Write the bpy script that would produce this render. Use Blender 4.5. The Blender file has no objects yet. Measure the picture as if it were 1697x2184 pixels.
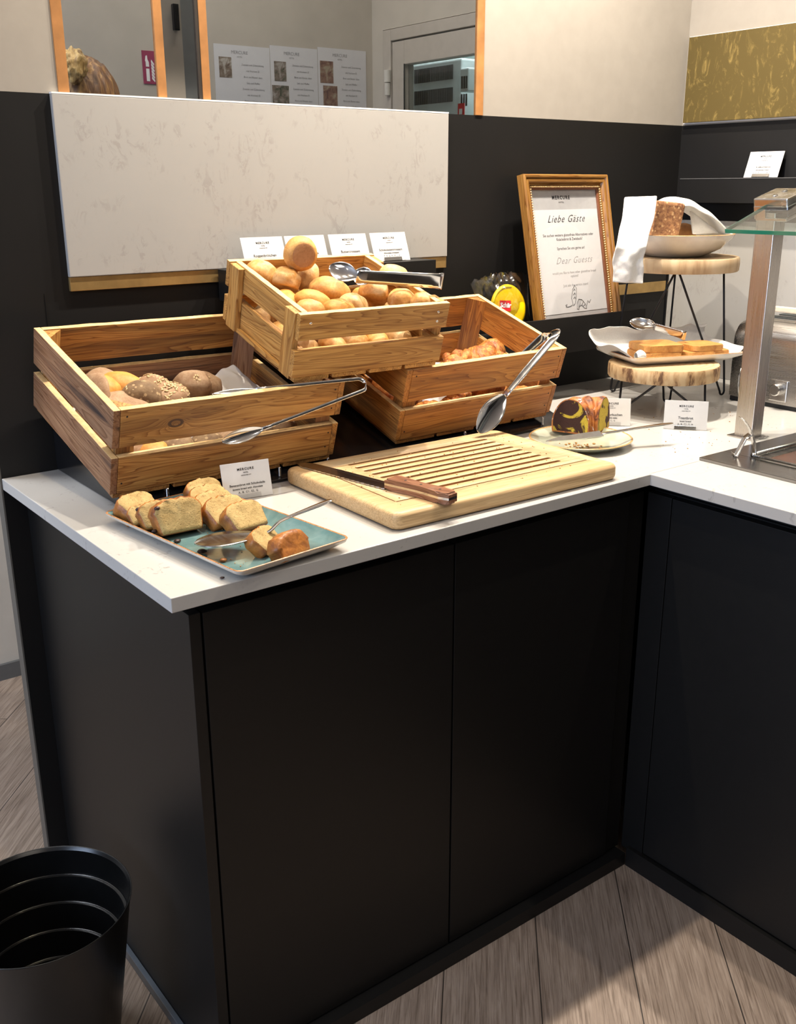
import bpy, bmesh, math, random
from mathutils import Vector, Matrix, Euler, noise
random.seed(7)
SC = bpy.context.scene
COL = SC.collection
V = Vector
PI = math.pi
H = 0.90          # worktop height
L = 0.983         # inner corner of the L shaped counter
D = 0.7317        # wall behind the counter
R = 1.933         # wall on the right
ZT = 1.579        # top of the black wall panelling

# ------------------------------------------------------------------ materials
class NT:
    def __init__(s, name):
        s.m = bpy.data.materials.new(name); s.m.use_nodes = True
        s.t = s.m.node_tree; s.b = s.t.nodes['Principled BSDF']; s.o = s.t.nodes['Material Output']
    def n(s, typ, **kw):
        nd = s.t.nodes.new(typ)
        for k, v in kw.items():
            if hasattr(nd, k): setattr(nd, k, v)
            else: nd.inputs[k].default_value = v
        return nd
    def l(s, a, b): s.t.links.new(a, b)
    def coord(s, scale=(1, 1, 1), rot=(0, 0, 0), rnd=False, kind='Object'):
        tc = s.n('ShaderNodeTexCoord'); mp = s.n('ShaderNodeMapping')
        mp.inputs['Scale'].default_value = scale; mp.inputs['Rotation'].default_value = rot
        s.l(tc.outputs[kind], mp.inputs['Vector'])
        if rnd:
            oi = s.n('ShaderNodeObjectInfo'); mu = s.n('ShaderNodeMath', operation='MULTIPLY'); mu.inputs[1].default_value = 37.0
            s.l(oi.outputs['Random'], mu.inputs[0])
            cx = s.n('ShaderNodeCombineXYZ')
            for i in range(3): s.l(mu.outputs[0], cx.inputs[i])
            s.l(cx.outputs[0], mp.inputs['Location'])
        return mp.outputs[0]
    def noise(s, vec, scale=5, detail=4, rough=.55, dist=0):
        nd = s.n('ShaderNodeTexNoise'); nd.inputs['Scale'].default_value = scale
        nd.inputs['Detail'].default_value = detail; nd.inputs['Roughness'].default_value = rough
        nd.inputs['Distortion'].default_value = dist
        s.l(vec, nd.inputs['Vector']); return nd.outputs[0]
    def ramp(s, fac, stops, interp='LINEAR'):
        r = s.n('ShaderNodeValToRGB'); r.color_ramp.interpolation = interp
        e = r.color_ramp.elements
        while len(e) < len(stops): e.new(.5)
        for i, (p, c) in enumerate(stops):
            e[i].position = p; e[i].color = (*c, 1) if len(c) == 3 else c
        s.l(fac, r.inputs[0]); return r.outputs[0]
    def mix(s, fac, a, b, blend='MIX'):
        m = s.n('ShaderNodeMix', data_type='RGBA', blend_type=blend)
        for sock, v in ((m.inputs[0], fac), (m.inputs[6], a), (m.inputs[7], b)):
            if isinstance(v, (int, float)): sock.default_value = v
            elif isinstance(v, tuple): sock.default_value = (*v, 1)
            else: s.l(v, sock)
        return m.outputs[2]
    def bump(s, h, strength=.3, dist=.002):
        b = s.n('ShaderNodeBump'); b.inputs['Strength'].default_value = strength; b.inputs['Distance'].default_value = dist
        s.l(h, b.inputs['Height']); s.l(b.outputs[0], s.b.inputs['Normal'])
    def set(s, **kw):
        for k, v in kw.items():
            i = s.b.inputs[k.replace('_', ' ')]
            if hasattr(v, 'links') or hasattr(v, 'is_linked'): s.l(v, i)
            else: i.default_value = (*v, 1) if isinstance(v, tuple) and len(v) == 3 else v
        return s

def plain(name, col, rough=.5, metal=0.0, var=.06, scale=40, bump=0, coat=0, spec=None):
    t = NT(name); v = t.coord()
    n = t.noise(v, scale, 5)
    c = t.ramp(n, [(.3, tuple(x*(1-var) for x in col)), (.7, tuple(min(1, x*(1+var)) for x in col))])
    t.set(Base_Color=c, Roughness=rough, Metallic=metal)
    if bump: t.bump(n, bump, .001)
    if coat: t.set(Coat_Weight=coat, Coat_Roughness=.1)
    if spec is not None: t.b.inputs['Specular IOR Level'].default_value = spec
    return t.m

def wood(name, axis, c_light, c_mid, c_dark, burnt=.5, rough=.55, seedscale=1.0, bump=.35, knots=(), rnd=True, line=.8):
    """grain running along axis: wandering ring lines, fine fibres, scorched streaks, optional knots (x, z, size)"""
    t = NT(name)
    s2 = [30, 30, 30]; s2[axis] = 2.0
    s1 = [70, 70, 70]; s1[axis] = 3.5
    s3 = [420, 420, 420]; s3[axis] = 9
    v1 = t.coord(tuple(s1), rnd=rnd); v2 = t.coord(tuple(s2), rnd=rnd); v3 = t.coord(tuple(s3), rnd=rnd)
    n1 = t.noise(v1, 1.0, 6, .6, .4); n2 = t.noise(v2, 1.0, 2, .45, .5); n3 = t.noise(v3, 1.0, 3, .6)
    h = n2; kn = None
    for (kx, kz, ks) in knots:
        tc = t.n('ShaderNodeTexCoord'); mp = t.n('ShaderNodeMapping'); mp.inputs['Location'].default_value = (-kx, 0, -kz*1.0); mp.inputs['Scale'].default_value = (1, 0, 1)
        t.l(tc.outputs['Object'], mp.inputs['Vector'])
        m2 = t.n('ShaderNodeMapping'); m2.inputs['Scale'].default_value = (.55, 0, 1.0); t.l(mp.outputs[0], m2.inputs['Vector'])
        ln = t.n('ShaderNodeVectorMath', operation='LENGTH'); t.l(m2.outputs[0], ln.inputs[0])
        g = t.n('ShaderNodeMath', operation='MULTIPLY'); g.inputs[1].default_value = 1/ks; t.l(ln.outputs['Value'], g.inputs[0])
        # falloff 1/(1+g^2)
        p = t.n('ShaderNodeMath', operation='POWER'); p.inputs[1].default_value = 2; t.l(g.outputs[0], p.inputs[0])
        a = t.n('ShaderNodeMath', operation='ADD'); a.inputs[1].default_value = 1; t.l(p.outputs[0], a.inputs[0])
        dv = t.n('ShaderNodeMath', operation='DIVIDE'); dv.inputs[0].default_value = .45; t.l(a.outputs[0], dv.inputs[1])
        ad = t.n('ShaderNodeMath', operation='ADD'); t.l(h, ad.inputs[0]); t.l(dv.outputs[0], ad.inputs[1]); h = ad.outputs[0]
        kr = t.ramp(g.outputs[0], [(.0, (.35, .35, .35)), (.5, (.25, .25, .25)), (.62, (1, 1, 1)), (.9, (.85, .85, .85)), (1.0, (0, 0, 0))]); kn = kr
    wv = t.n('ShaderNodeMath', operation='MULTIPLY'); wv.inputs[1].default_value = 17.0; t.l(h, wv.inputs[0])
    fr = t.n('ShaderNodeMath', operation='FRACT'); t.l(wv.outputs[0], fr.inputs[0])
    base = t.ramp(n1, [(.25, c_mid), (.6, c_light)])
    rings = t.ramp(fr.outputs[0], [(.0, (1, 1, 1)), (.45, (.93, .9, .86)), (.80, (.66, .54, .42)), (.93, (.40, .27, .17)), (1, (1, 1, 1))])
    c = t.mix(line, base, rings, 'MULTIPLY')
    fine = t.ramp(n3, [(.38, (.50, .42, .34)), (.52, (1, 1, 1))])
    c = t.mix(.45, c, fine, 'MULTIPLY')
    bm_ = t.ramp(n2, [(.5-.14*burnt, (1, 1, 1)), (.5-.14*burnt+.10, (0, 0, 0))])
    bm2 = t.ramp(n1, [(.35, (1, 1, 1)), (.65, (.35, .35, .35))])
    bf = t.mix(1.0, bm_, bm2, 'MULTIPLY')
    sc = t.n('ShaderNodeMath', operation='MULTIPLY'); sc.inputs[1].default_value = min(1, burnt*1.1); t.l(bf, sc.inputs[0])
    c = t.mix(sc.outputs[0], c, c_dark)
    if kn is not None: c = t.mix(kn, c, (.07, .03, .015))
    t.set(Base_Color=c, Roughness=rough)
    hh = t.mix(.5, fr.outputs[0], n3)
    t.bump(hh, bump, .0008)
    return t.m

M = {}
M['black'] = plain('black_laminate', (.0062, .0058, .0055), .45, var=.12, scale=60, spec=.35)
M['black_wall'] = plain('black_wall_panel', (.0078, .0073, .0071), .5, var=.1, scale=8, spec=.3)
M['black_gloss'] = plain('black_acrylic', (.008, .008, .009), .16, var=.1)
M['black_metal'] = plain('black_wire', (.006, .006, .008), .4, .2)
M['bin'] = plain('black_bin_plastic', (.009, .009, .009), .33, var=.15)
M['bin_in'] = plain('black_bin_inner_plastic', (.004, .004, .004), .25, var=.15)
M['wall'] = plain('beige_wall_paint', (.315, .285, .245), .9, var=.035, scale=25, bump=.05)
M['wall_back'] = plain('grey_beige_wall_paint', (.50, .46, .40), .9, var=.05, scale=12)
M['white_wall'] = plain('white_wall_paint', (.72, .70, .68), .8, var=.03)
M['ceiling'] = plain('ceiling_paint', (.75, .72, .68), .9, var=.02)
M['brass'] = plain('brushed_brass', (.50, .33, .13), .38, .75, var=.15, scale=30)
M['card'] = plain('card_paper', (.60, .59, .58), .65, var=.02)
M['paper'] = plain('sheet_paper', (.66, .66, .68), .8, var=.02)
M['ink'] = plain('printed_ink', (.012, .012, .014), .7)
M['ink2'] = plain('pale_printed_ink', (.28, .28, .29), .7)
M['napkin'] = plain('white_napkin', (.60, .59, .57), .9, var=.04, scale=300, bump=.4)
M['liner'] = plain('grey_paper_liner', (.55, .53, .52), .8, var=.03)
M['frame_side'] = plain('window_frame_wood', (.36, .165, .055), .45, var=.25, scale=20)
M['frame_dark'] = plain('dark_window_frame', (.02, .013, .008), .6, var=.2, scale=20)
M['porcelain'] = plain('cream_porcelain', (.72, .68, .60), .16, var=.05, coat=.4)
M['rim'] = plain('rust_brown_glaze', (.42, .19, .07), .3, var=.5, scale=260)
M['red'] = plain('red_print', (.62, .02, .03), .4)
M['white'] = plain('white_print', (.85, .85, .85), .5)
M['purple_red'] = plain('fire_sign_red', (.32, .05, .11), .5, var=.15, scale=6)
M['white_metal'] = plain('white_painted_metal', (.55, .60, .60), .4, var=.03)
M['door_paint'] = plain('door_paint', (.46, .42, .37), .6, var=.04)
M['slot'] = plain('dark_slot', (.03, .035, .035), .6)
M['crumb_dark'] = plain('chocolate', (.035, .012, .01), .4, var=.4)
M['crumb'] = plain('bread_crumb', (.42, .20, .06), .8, var=.4, scale=300)
M['rubber'] = plain('black_rubber', (.01, .01, .01), .6)
M['chain'] = plain('beige_plastic', (.62, .55, .44), .5)

def steel(name, col=(.62, .60, .57), rough=.22, axis=None, scale=900):
    t = NT(name); s = [40, 40, 40]
    if axis is not None:
        s = [scale]*3; s[axis] = 6
    v = t.coord(tuple(s)); n = t.noise(v, 1.0, 3)
    c = t.ramp(n, [(.3, tuple(x*.88 for x in col)), (.7, col)])
    r = t.ramp(n, [(.3, (rough*.8,)*3), (.7, (rough*1.25,)*3)])
    t.set(Base_Color=c, Metallic=1.0, Roughness=r)
    if axis is not None: t.bump(n, .04, .0005)
    return t.m
M['chrome'] = steel('polished_steel', (.72, .71, .70), .10)
M['satin'] = steel('satin_steel', (.60, .585, .565), .24)
M['brushed_z'] = steel('brushed_steel_post', (.58, .53, .48), .30, 2)
M['brushed_y'] = steel('brushed_steel_sheet', (.52, .50, .48), .28, 1)
M['dark_steel'] = steel('dark_steel_plate', (.30, .29, .28), .22, 1)
M['blade'] = steel('knife_steel', (.42, .41, .40), .2, 1, 500)

OL, OM, OD = (.57, .30, .085), (.43, .19, .045), (.045, .018, .010)
for k, ax in (('x', 0), ('y', 1), ('z', 2)):
    M['pine_'+k] = wood('scorched_pine_'+k, ax, OL, OM, OD, .62, line=.95)
    M['burnt_'+k] = wood('dark_scorched_pine_'+k, ax, (.36, .19, .095), (.24, .11, .055), (.028, .014, .012), 1.0)
    M['orange_'+k] = wood('orange_pine_'+k, ax, (.56, .25, .055), (.42, .155, .03), (.04, .014, .008), .42)
    M['gold2_'+k] = wood('pale_pine_'+k, ax, (.66, .38, .115), (.53, .27, .065), (.10, .045, .02), .34, line=.85)
    M['gold_'+k] = wood('gilt_oak_'+k, ax, (.36, .185, .045), (.26, .115, .022), (.07, .028, .008), .5, .35)
M['beech'] = wood('beech_board', 0, (.66, .47, .25), (.58, .38, .18), (.42, .22, .08), .05, .5, bump=.08, line=.28)
M['streak_x'] = wood('streaky_scorched_pine', 0, OL, OM, (.05, .02, .010), 1.15, line=.95)
M['sawn_edge'] = plain('pale_sawn_edge', (.70, .47, .21), .7, var=.22, scale=70, bump=.3)
M['pine_knot'] = wood('scorched_pine_with_knot', 0, OL, OM, OD, .35, knots=((-.115, .128, .0085),), rnd=False)
M['groove'] = plain('board_groove', (.33, .17, .065), .7, var=.2)
M['handle_wood'] = wood('rosewood_handle', 1, (.36, .17, .09), (.24, .10, .055), (.04, .015, .012), .5, .4)

def log_mat():
    t = NT('log_slice'); v = t.coord((1, 1, 1)); geo = t.n('ShaderNodeNewGeometry')
    tc = t.n('ShaderNodeTexCoord'); sp = t.n('ShaderNodeSeparateXYZ'); t.l(tc.outputs['Normal'], sp.inputs[0])
    ln = t.n('ShaderNodeVectorMath', operation='LENGTH')
    mp = t.coord((1, 1, 0)); t.l(mp, ln.inputs[0])
    nz = t.noise(v, 14, 3)
    a = t.n('ShaderNodeMath', operation='MULTIPLY_ADD'); a.inputs[1].default_value = 130; t.l(ln.outputs['Value'], a.inputs[0]); t.l(nz, a.inputs[2])
    pp = t.n('ShaderNodeMath', operation='PINGPONG'); pp.inputs[1].default_value = 1; t.l(a.outputs[0], pp.inputs[0])
    top = t.ramp(pp.outputs[0], [(0, (.60, .44, .26)), (.8, (.52, .36, .19)), (1, (.40, .25, .12))])
    v2 = t.coord((42, 42, 14)); n2 = t.noise(v2, 1, 5, .65)
    side = t.ramp(n2, [(.40, (.56, .40, .22)), (.54, (.42, .26, .12)), (.62, (.12, .055, .022))])
    fac = t.ramp(sp.outputs[2], [(.4, (0, 0, 0)), (.7, (1, 1, 1))])
    t.set(Base_Color=t.mix(fac, side, top), Roughness=.65); t.bump(n2, .3, .002)
    return t.m
M['log'] = log_mat()
def log_pale():
    t = NT('pale_log_slice'); v2 = t.coord((38, 38, 7)); n2 = t.noise(v2, 1, 4)
    t.set(Base_Color=t.ramp(n2, [(.35, (.56, .42, .26)), (.60, (.46, .32, .18)), (.75, (.33, .20, .10))]), Roughness=.65)
    t.bump(n2, .3, .0015); return t.m
M['log_pale'] = log_pale()

def quartz(name, base, fleck=(.33, .31, .29), rough=.22, amt=.66):
    t = NT(name); v = t.coord((1, 1, 1)); v2 = t.coord((1, 1, .55))
    n = t.noise(v, 3.5, 5, .6); c0 = t.ramp(n, [(.3, tuple(x*.95 for x in base)), (.7, base)])
    vein = t.noise(v2, 48, 7, .72, 1.4)
    f = t.ramp(vein, [(amt, (0, 0, 0)), (amt+.06, (1, 1, 1))])
    gate = t.ramp(t.noise(v, 11, 3, .6, .5), [(.49, (0, 0, 0)), (.60, (1, 1, 1))])
    g = t.mix(1.0, f, gate, 'MULTIPLY')
    gm = t.n('ShaderNodeMath', operation='MULTIPLY'); gm.inputs[1].default_value = .85; t.l(g, gm.inputs[0])
    t.set(Base_Color=t.mix(gm.outputs[0], c0, fleck), Roughness=rough); return t.m
M['quartz'] = quartz('quartz_worktop', (.52, .505, .48), rough=.22, amt=.575)
M['marble'] = quartz('marble_splashback', (.40, .385, .362), rough=.4, amt=.515)
M['quartz_edge'] = M['quartz']

def floor_mat():
    t = NT('oak_plank_floor'); a = math.radians(48)
    v = t.coord((1, 1, 1), (0, 0, -a))
    br = t.n('ShaderNodeTexBrick'); br.offset = .37; br.squash = 1
    br.inputs['Scale'].default_value = 1; br.inputs['Brick Width'].default_value = 1.2; br.inputs['Row Height'].default_value = .18
    br.inputs['Mortar Size'].default_value = .0012; br.inputs['Mortar Smooth'].default_value = .1
    br.inputs['Color1'].default_value = (.30, .30, .30, 1); br.inputs['Color2'].default_value = (.7, .7, .7, 1); br.inputs['Mortar'].default_value = (0, 0, 0, 1)
    t.l(v, br.inputs['Vector'])
    mp = t.n('ShaderNodeMapping'); mp.inputs['Scale'].default_value = (2.2, 34, 1); t.l(v, mp.inputs['Vector'])
    ad = t.n('ShaderNodeVectorMath', operation='ADD'); t.l(mp.outputs[0], ad.inputs[0]); t.l(br.outputs['Color'], ad.inputs[1])
    n1 = t.noise(ad.outputs[0], 2.2, 6, .65, 1.1)
    mp2 = t.n('ShaderNodeMapping'); mp2.inputs['Scale'].default_value = (9, 330, 1); t.l(v, mp2.inputs['Vector'])
    n2 = t.noise(mp2.outputs[0], 1.0, 4, .6, .5)
    c = t.ramp(n1, [(.28, (.175, .13, .10)), (.5, (.275, .21, .165)), (.72, (.37, .295, .24))])
    f = t.ramp(n2, [(.36, (.45, .40, .36)), (.52, (1, 1, 1)), (.7, (1.0, .98, .95))])
    c = t.mix(.75, c, f, 'MULTIPLY')
    c = t.mix(.25, c, br.outputs['Color'], 'OVERLAY')
    t.set(Base_Color=t.mix(br.outputs['Fac'], c, (.03, .022, .017)), Roughness=.5); t.bump(n2, .25, .001)
    return t.m
M['floor'] = floor_mat()

def bread(name, top, low, rough=.6, bump=.35, seeds=None, scale=38, flour=False):
    t = NT(name); v = t.coord((1, 1, 1), rnd=True); n = t.noise(v, scale, 6, .6, .3); n2 = t.noise(v, 260, 3)
    c = t.ramp(n, [(.32, low), (.62, top)])
    fl = t.ramp(n2, [(.35, (.8, .74, .66)), (.6, (1, 1, 1))]); c = t.mix(.6, c, fl, 'MULTIPLY')
    if flour:
        fl2 = t.ramp(t.noise(v, 17, 5, .7, .5), [(.50, (0, 0, 0)), (.68, (.55, .55, .55))]); c = t.mix(fl2, c, (.82, .66, .40))
    if seeds:
        vo = t.n('ShaderNodeTexVoronoi'); vo.inputs['Scale'].default_value = 95; t.l(v, vo.inputs['Vector'])
        sf = t.ramp(vo.outputs['Distance'], [(.22, (1, 1, 1)), (.3, (0, 0, 0))]); c = t.mix(sf, c, seeds)
    t.set(Base_Color=c, Roughness=rough); t.bump(t.mix(.5, n, n2), bump, .002); return t.m
M['roll'] = bread('wheat_roll_crust', (.64, .35, .10), (.46, .20, .045), flour=True)
M['roll_pale'] = bread('pale_roll_crust', (.68, .45, .20), (.56, .30, .09), flour=True)
M['roll_bottom'] = bread('roll_underside', (.45, .22, .09), (.38, .17, .065), bump=.6)
M['roll_gold'] = bread('golden_roll_crust', (.66, .33, .07), (.50, .21, .035))
M['rye'] = bread('floury_rye_crust', (.40, .27, .165), (.27, .155, .085), .85)
M['rye_dark'] = bread('dark_rye_crust', (.24, .155, .08), (.13, .075, .038), .8, seeds=(.40, .28, .15))
M['seed'] = plain('sunflower_seed', (.58, .42, .22), .55, var=.2, scale=200)
M['toast'] = bread('toast_crumb', (.80, .56, .25), (.68, .40, .13), .8, .2, scale=70)
M['toast_crust'] = bread('toast_crust', (.58, .29, .075), (.40, .16, .035))
M['grain_crumb'] = bread('cut_grain_bread', (.38, .19, .08), (.13, .045, .02), .8, .9, seeds=(.50, .30, .14), scale=150)
M['darkloaf'] = bread('brown_loaf_crust', (.28, .12, .03), (.20, .08, .02))
def crumbmat():
    t = NT('banana_bread_crumb'); v = t.coord((1, 1, 1), rnd=True); n = t.noise(v, 60, 5); n2 = t.noise(v, 330, 4, .7)
    c = t.ramp(n, [(.3, (.36, .24, .085)), (.7, (.54, .385, .16))])
    vo = t.n('ShaderNodeTexVoronoi'); vo.inputs['Scale'].default_value = 260; t.l(v, vo.inputs['Vector'])
    h = t.ramp(vo.outputs['Distance'], [(.12, (.32, .2, .08)), (.25, (1, 1, 1))]); c = t.mix(.7, c, h, 'MULTIPLY')
    t.set(Base_Color=c, Roughness=.85); t.bump(n2, .8, .002); return t.m
M['bcrumb'] = crumbmat()
M['bcrust'] = bread('banana_bread_crust', (.46, .17, .03), (.20, .06, .014), .45, .6, scale=50)
def croissant_mat():
    t = NT('croissant_crust'); v = t.coord((1, 1, 1), rnd=True)
    n = t.noise(v, 45, 6, .65, 1.0); n2 = t.noise(v, 190, 4, .7, 1.2)
    c = t.ramp(n, [(.36, (.22, .055, .010)), (.5, (.50, .165, .028)), (.64, (.72, .36, .09))])
    c = t.mix(.5, c, t.ramp(n2, [(.35, (.5, .4, .3)), (.6, (1, 1, 1))]), 'MULTIPLY')
    t.set(Base_Color=c, Roughness=.42); t.bump(n2, .7, .003); return t.m
M['croissant'] = croissant_mat()
def marble_cake():
    t = NT('marble_cake_cut'); v = t.coord((1, 1, 1)); n = t.noise(v, 20, 5, .55, .7); n2 = t.noise(v, 300, 4, .7)
    c = t.ramp(n, [(.455, (.58, .42, .04)), (.485, (.045, .013, .008))])
    c = t.mix(.5, c, t.ramp(n2, [(.3, (.6, .55, .5)), (.6, (1, 1, 1))]), 'MULTIPLY')
    t.set(Base_Color=c, Roughness=.85); t.bump(n2, .8, .002); return t.m
M['cake_cut'] = marble_cake()
def cake_crust():
    t = NT('marble_cake_crust'); v = t.coord((1, 1, 1)); n = t.noise(v, 30, 5, .6, .6)
    c = t.ramp(n, [(.38, (.08, .022, .010)), (.47, (.34, .10, .018)), (.62, (.55, .21, .035))])
    sug = t.ramp(t.noise(v, 75, 6, .75, .6), [(.60, (0, 0, 0)), (.66, (1, 1, 1))])
    t.set(Base_Color=t.mix(sug, c, (.78, .72, .66)), Roughness=.6); t.bump(n, .5, .002); return t.m
M['cake_crust'] = cake_crust()
def blue_glaze():
    t = NT('blue_green_glaze'); v = t.coord(); n = t.noise(v, 22, 5, .6, .5)
    t.set(Base_Color=t.ramp(n, [(.3, (.085, .17, .18)), (.55, (.13, .235, .24)), (.75, (.20, .30, .29))]), Roughness=.14, Coat_Weight=.5); return t.m
M['blue'] = blue_glaze()
M['green_plate'] = plain('pale_green_glaze', (.44, .46, .36), .12, var=.12, scale=25, coat=.5)
def gold_art():
    t = NT('gold_leaf_panel'); v = t.coord((1, 1, .5)); n = t.noise(v, 26, 9, .72, 2.2); n2 = t.noise(t.coord((1, 1, 1)), 3, 3)
    c = t.mix(n2, (.115, .085, .030), (.16, .115, .038))
    f = t.ramp(n, [(.53, (0, 0, 0)), (.70, (1, 1, 1))])
    t.set(Base_Color=t.mix(f, c, (.36, .26, .085)), Roughness=.18, Metallic=.35); return t.m
M['gold_art'] = gold_art()
def photo_mat(name, a, b, c):
    t = NT(name); v = t.coord(); n = t.noise(v, 45, 3, .6, .8)
    t.set(Base_Color=t.ramp(n, [(.35, a), (.5, b), (.65, c)]), Roughness=.6); return t.m
M['photo1'] = photo_mat('food_photo_brown', (.10, .07, .05), (.22, .17, .13), (.45, .42, .38))
M['photo2'] = photo_mat('food_photo_dark', (.05, .07, .04), (.20, .16, .13), (.36, .33, .30))
M['photo3'] = photo_mat('food_photo_red', (.12, .06, .05), (.24, .14, .10), (.33, .28, .2))
def glassy(name, tint, mixf=.12, rough=.03):
    t = NT(name); t.t.nodes.remove(t.b)
    tr = t.n('ShaderNodeBsdfTransparent'); tr.inputs[0].default_value = (*tint, 1)
    gl = t.n('ShaderNodeBsdfGlossy'); gl.inputs['Roughness'].default_value = rough; gl.inputs[0].default_value = (.9, .9, .9, 1)
    fr = t.n('ShaderNodeFresnel'); fr.inputs[0].default_value = 1.45
    ge = t.n('ShaderNodeNewGeometry'); nb = t.n('ShaderNodeMath', operation='SUBTRACT'); nb.inputs[0].default_value = 1.0; t.l(ge.outputs['Backfacing'], nb.inputs[1])
    f2 = t.n('ShaderNodeMath', operation='MULTIPLY'); t.l(fr.outputs[0], f2.inputs[0]); t.l(nb.outputs[0], f2.inputs[1])
    ad = t.n('ShaderNodeMath', operation='ADD'); ad.inputs[1].default_value = mixf; t.l(f2.outputs[0], ad.inputs[0])
    mx = t.n('ShaderNodeMixShader'); t.l(ad.outputs[0], mx.inputs[0]); t.l(tr.outputs[0], mx.inputs[1]); t.l(gl.outputs[0], mx.inputs[2])
    t.l(mx.outputs[0], t.o.inputs[0]); return t.m
M['pane'] = glassy('window_pane', (.80, .80, .80), 0.0)
M['frame_glass'] = glassy('picture_glass', (.97, .97, .97), .0, .05)
M['clear'] = glassy('clear_acrylic', (.93, .93, .93), .02)
M['bag'] = glassy('clear_film', (.88, .88, .90), .16, .16)
M['sneeze'] = glassy('shelf_glass', (.80, .86, .83), .05)
t_ = NT('glass_edge_green'); t_.set(Base_Color=(.02, .20, .13), Roughness=.1, Coat_Weight=.5); M['glass_edge'] = t_.m
M['yellow'] = plain('yellow_pouch', (.86, .60, .0), .35, var=.08, scale=30)
M['hair'] = None
def hair_mat():
    t = NT('brown_blond_hair'); v = t.coord((70, 70, 12)); n = t.noise(v, 1, 5, .6, 1.0)
    t.set(Base_Color=t.ramp(n, [(.3, (.045, .018, .008)), (.52, (.16, .075, .028)), (.72, (.42, .25, .09))]), Roughness=.5); t.bump(n, .6, .004); return t.m
M['hair'] = hair_mat()
def hair_mat2():
    t = NT('blond_hair_bun'); v = t.coord((90, 90, 30)); n = t.noise(v, 1, 5, .6, 1.0)
    t.set(Base_Color=t.ramp(n, [(.3, (.20, .11, .04)), (.5, (.48, .33, .13)), (.72, (.72, .56, .28))]), Roughness=.5); t.bump(n, .8, .004); return t.m
M['bun'] = hair_mat2()
M['skin'] = plain('skin', (.58, .33, .22), .5, var=.06)
M['shirt'] = plain('dark_shirt', (.03, .03, .04), .8)
M['kitchen'] = plain('pale_tiles', (.50, .62, .60), .3, var=.04)

# ------------------------------------------------------------------ mesh helpers
def to_obj(name, bm, mat, parent=None, smooth=False, mats=None):
    me = bpy.data.meshes.new(name)
    bmesh.ops.recalc_face_normals(bm, faces=bm.faces[:])
    bm.to_mesh(me); bm.free()
    for m in (mats or [mat]): me.materials.append(m)
    if smooth:
        for p in me.polygons: p.use_smooth = True
    o = bpy.data.objects.new(name, me); COL.objects.link(o)
    if parent is not None: o.parent = parent
    return o
def autosmooth(o, ang=35):
    me = o.data
    for p in me.polygons: p.use_smooth = True
    bm = bmesh.new(); bm.from_mesh(me); a = math.radians(ang)
    for e in bm.edges:
        if len(e.link_faces) == 2: e.smooth = e.calc_face_angle(0) < a
    bm.to_mesh(me); bm.free(); return o
def tag(o, label, cat, group=None, kind=None):
    o['label'] = label; o['category'] = cat
    if group: o['group'] = group
    if kind: o['kind'] = kind
    return o
def struct(o): o['kind'] = 'structure'; return o
def thing(name, label, cat, loc=(0, 0, 0), rot=(0, 0, 0), group=None):
    o = bpy.data.objects.new(name, None); COL.objects.link(o); o.empty_display_size = .05
    o.location = loc; o.rotation_euler = rot
    return tag(o, label, cat, group)
def box(bm, x0, x1, y0, y1, z0, z1, bev=0.0, seg=2, mtx=None, mi=0):
    ret = bmesh.ops.create_cube(bm, size=1.0)
    vs = ret['verts']
    for v in vs: v.co = V(((x0+x1)/2+v.co.x*(x1-x0), (y0+y1)/2+v.co.y*(y1-y0), (z0+z1)/2+v.co.z*(z1-z0)))
    if mtx is not None:
        for v in vs: v.co = mtx @ v.co
    fs = set(f for v in vs for f in v.link_faces)
    for f in fs: f.material_index = mi
    if bev > 0:
        es = list(set(e for v in vs for e in v.link_edges))
        bmesh.ops.bevel(bm, geom=es, offset=bev, segments=seg, affect='EDGES', profile=.6, clamp_overlap=True)
    return bm
def bx(*a, **k): return box(bmesh.new(), *a, **k)
def prism(bm, pts, z0, z1, mtx=None, mi=0):
    a = [bm.verts.new(V((p[0], p[1], z0))) for p in pts]; b = [bm.verts.new(V((p[0], p[1], z1))) for p in pts]
    if mtx is not None:
        for v in a+b: v.co = mtx @ v.co
    n = len(pts); f1 = bm.faces.new(a[::-1]); f2 = bm.faces.new(b)
    f1.material_index = f2.material_index = mi
    for i in range(n):
        f = bm.faces.new((a[i], a[(i+1) % n], b[(i+1) % n], b[i])); f.material_index = mi
    return bm
def tube(bm, pts, rad, n=10, cap=True, up=None, flat=None):
    """round (or flat elliptical: flat=(ru, rv) per point) sweep along pts"""
    pts = [V(p) for p in pts]; rings = []
    prev = None
    for i, p in enumerate(pts):
        d = (pts[min(i+1, len(pts)-1)]-pts[max(i-1, 0)]).normalized()
        if prev is None:
            u = V(up) if up is not None else (V((0, 0, 1)) if abs(d.z) < .9 else V((1, 0, 0)))
        else: u = prev
        u = (u-d*u.dot(d)).normalized(); w = d.cross(u); prev = u
        r = rad[i] if isinstance(rad, (list, tuple)) else rad
        ru, rv = (r, r) if flat is None else (flat[i] if isinstance(flat, list) else flat)
        rings.append([bm.verts.new(p+u*ru*math.cos(2*PI*k/n)+w*rv*math.sin(2*PI*k/n)) for k in range(n)])
    for a, b in zip(rings[:-1], rings[1:]):
        for k in range(n): bm.faces.new((a[k], a[(k+1) % n], b[(k+1) % n], b[k]))
    if cap: bm.faces.new(rings[0][::-1]); bm.faces.new(rings[-1])
    return bm
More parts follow.
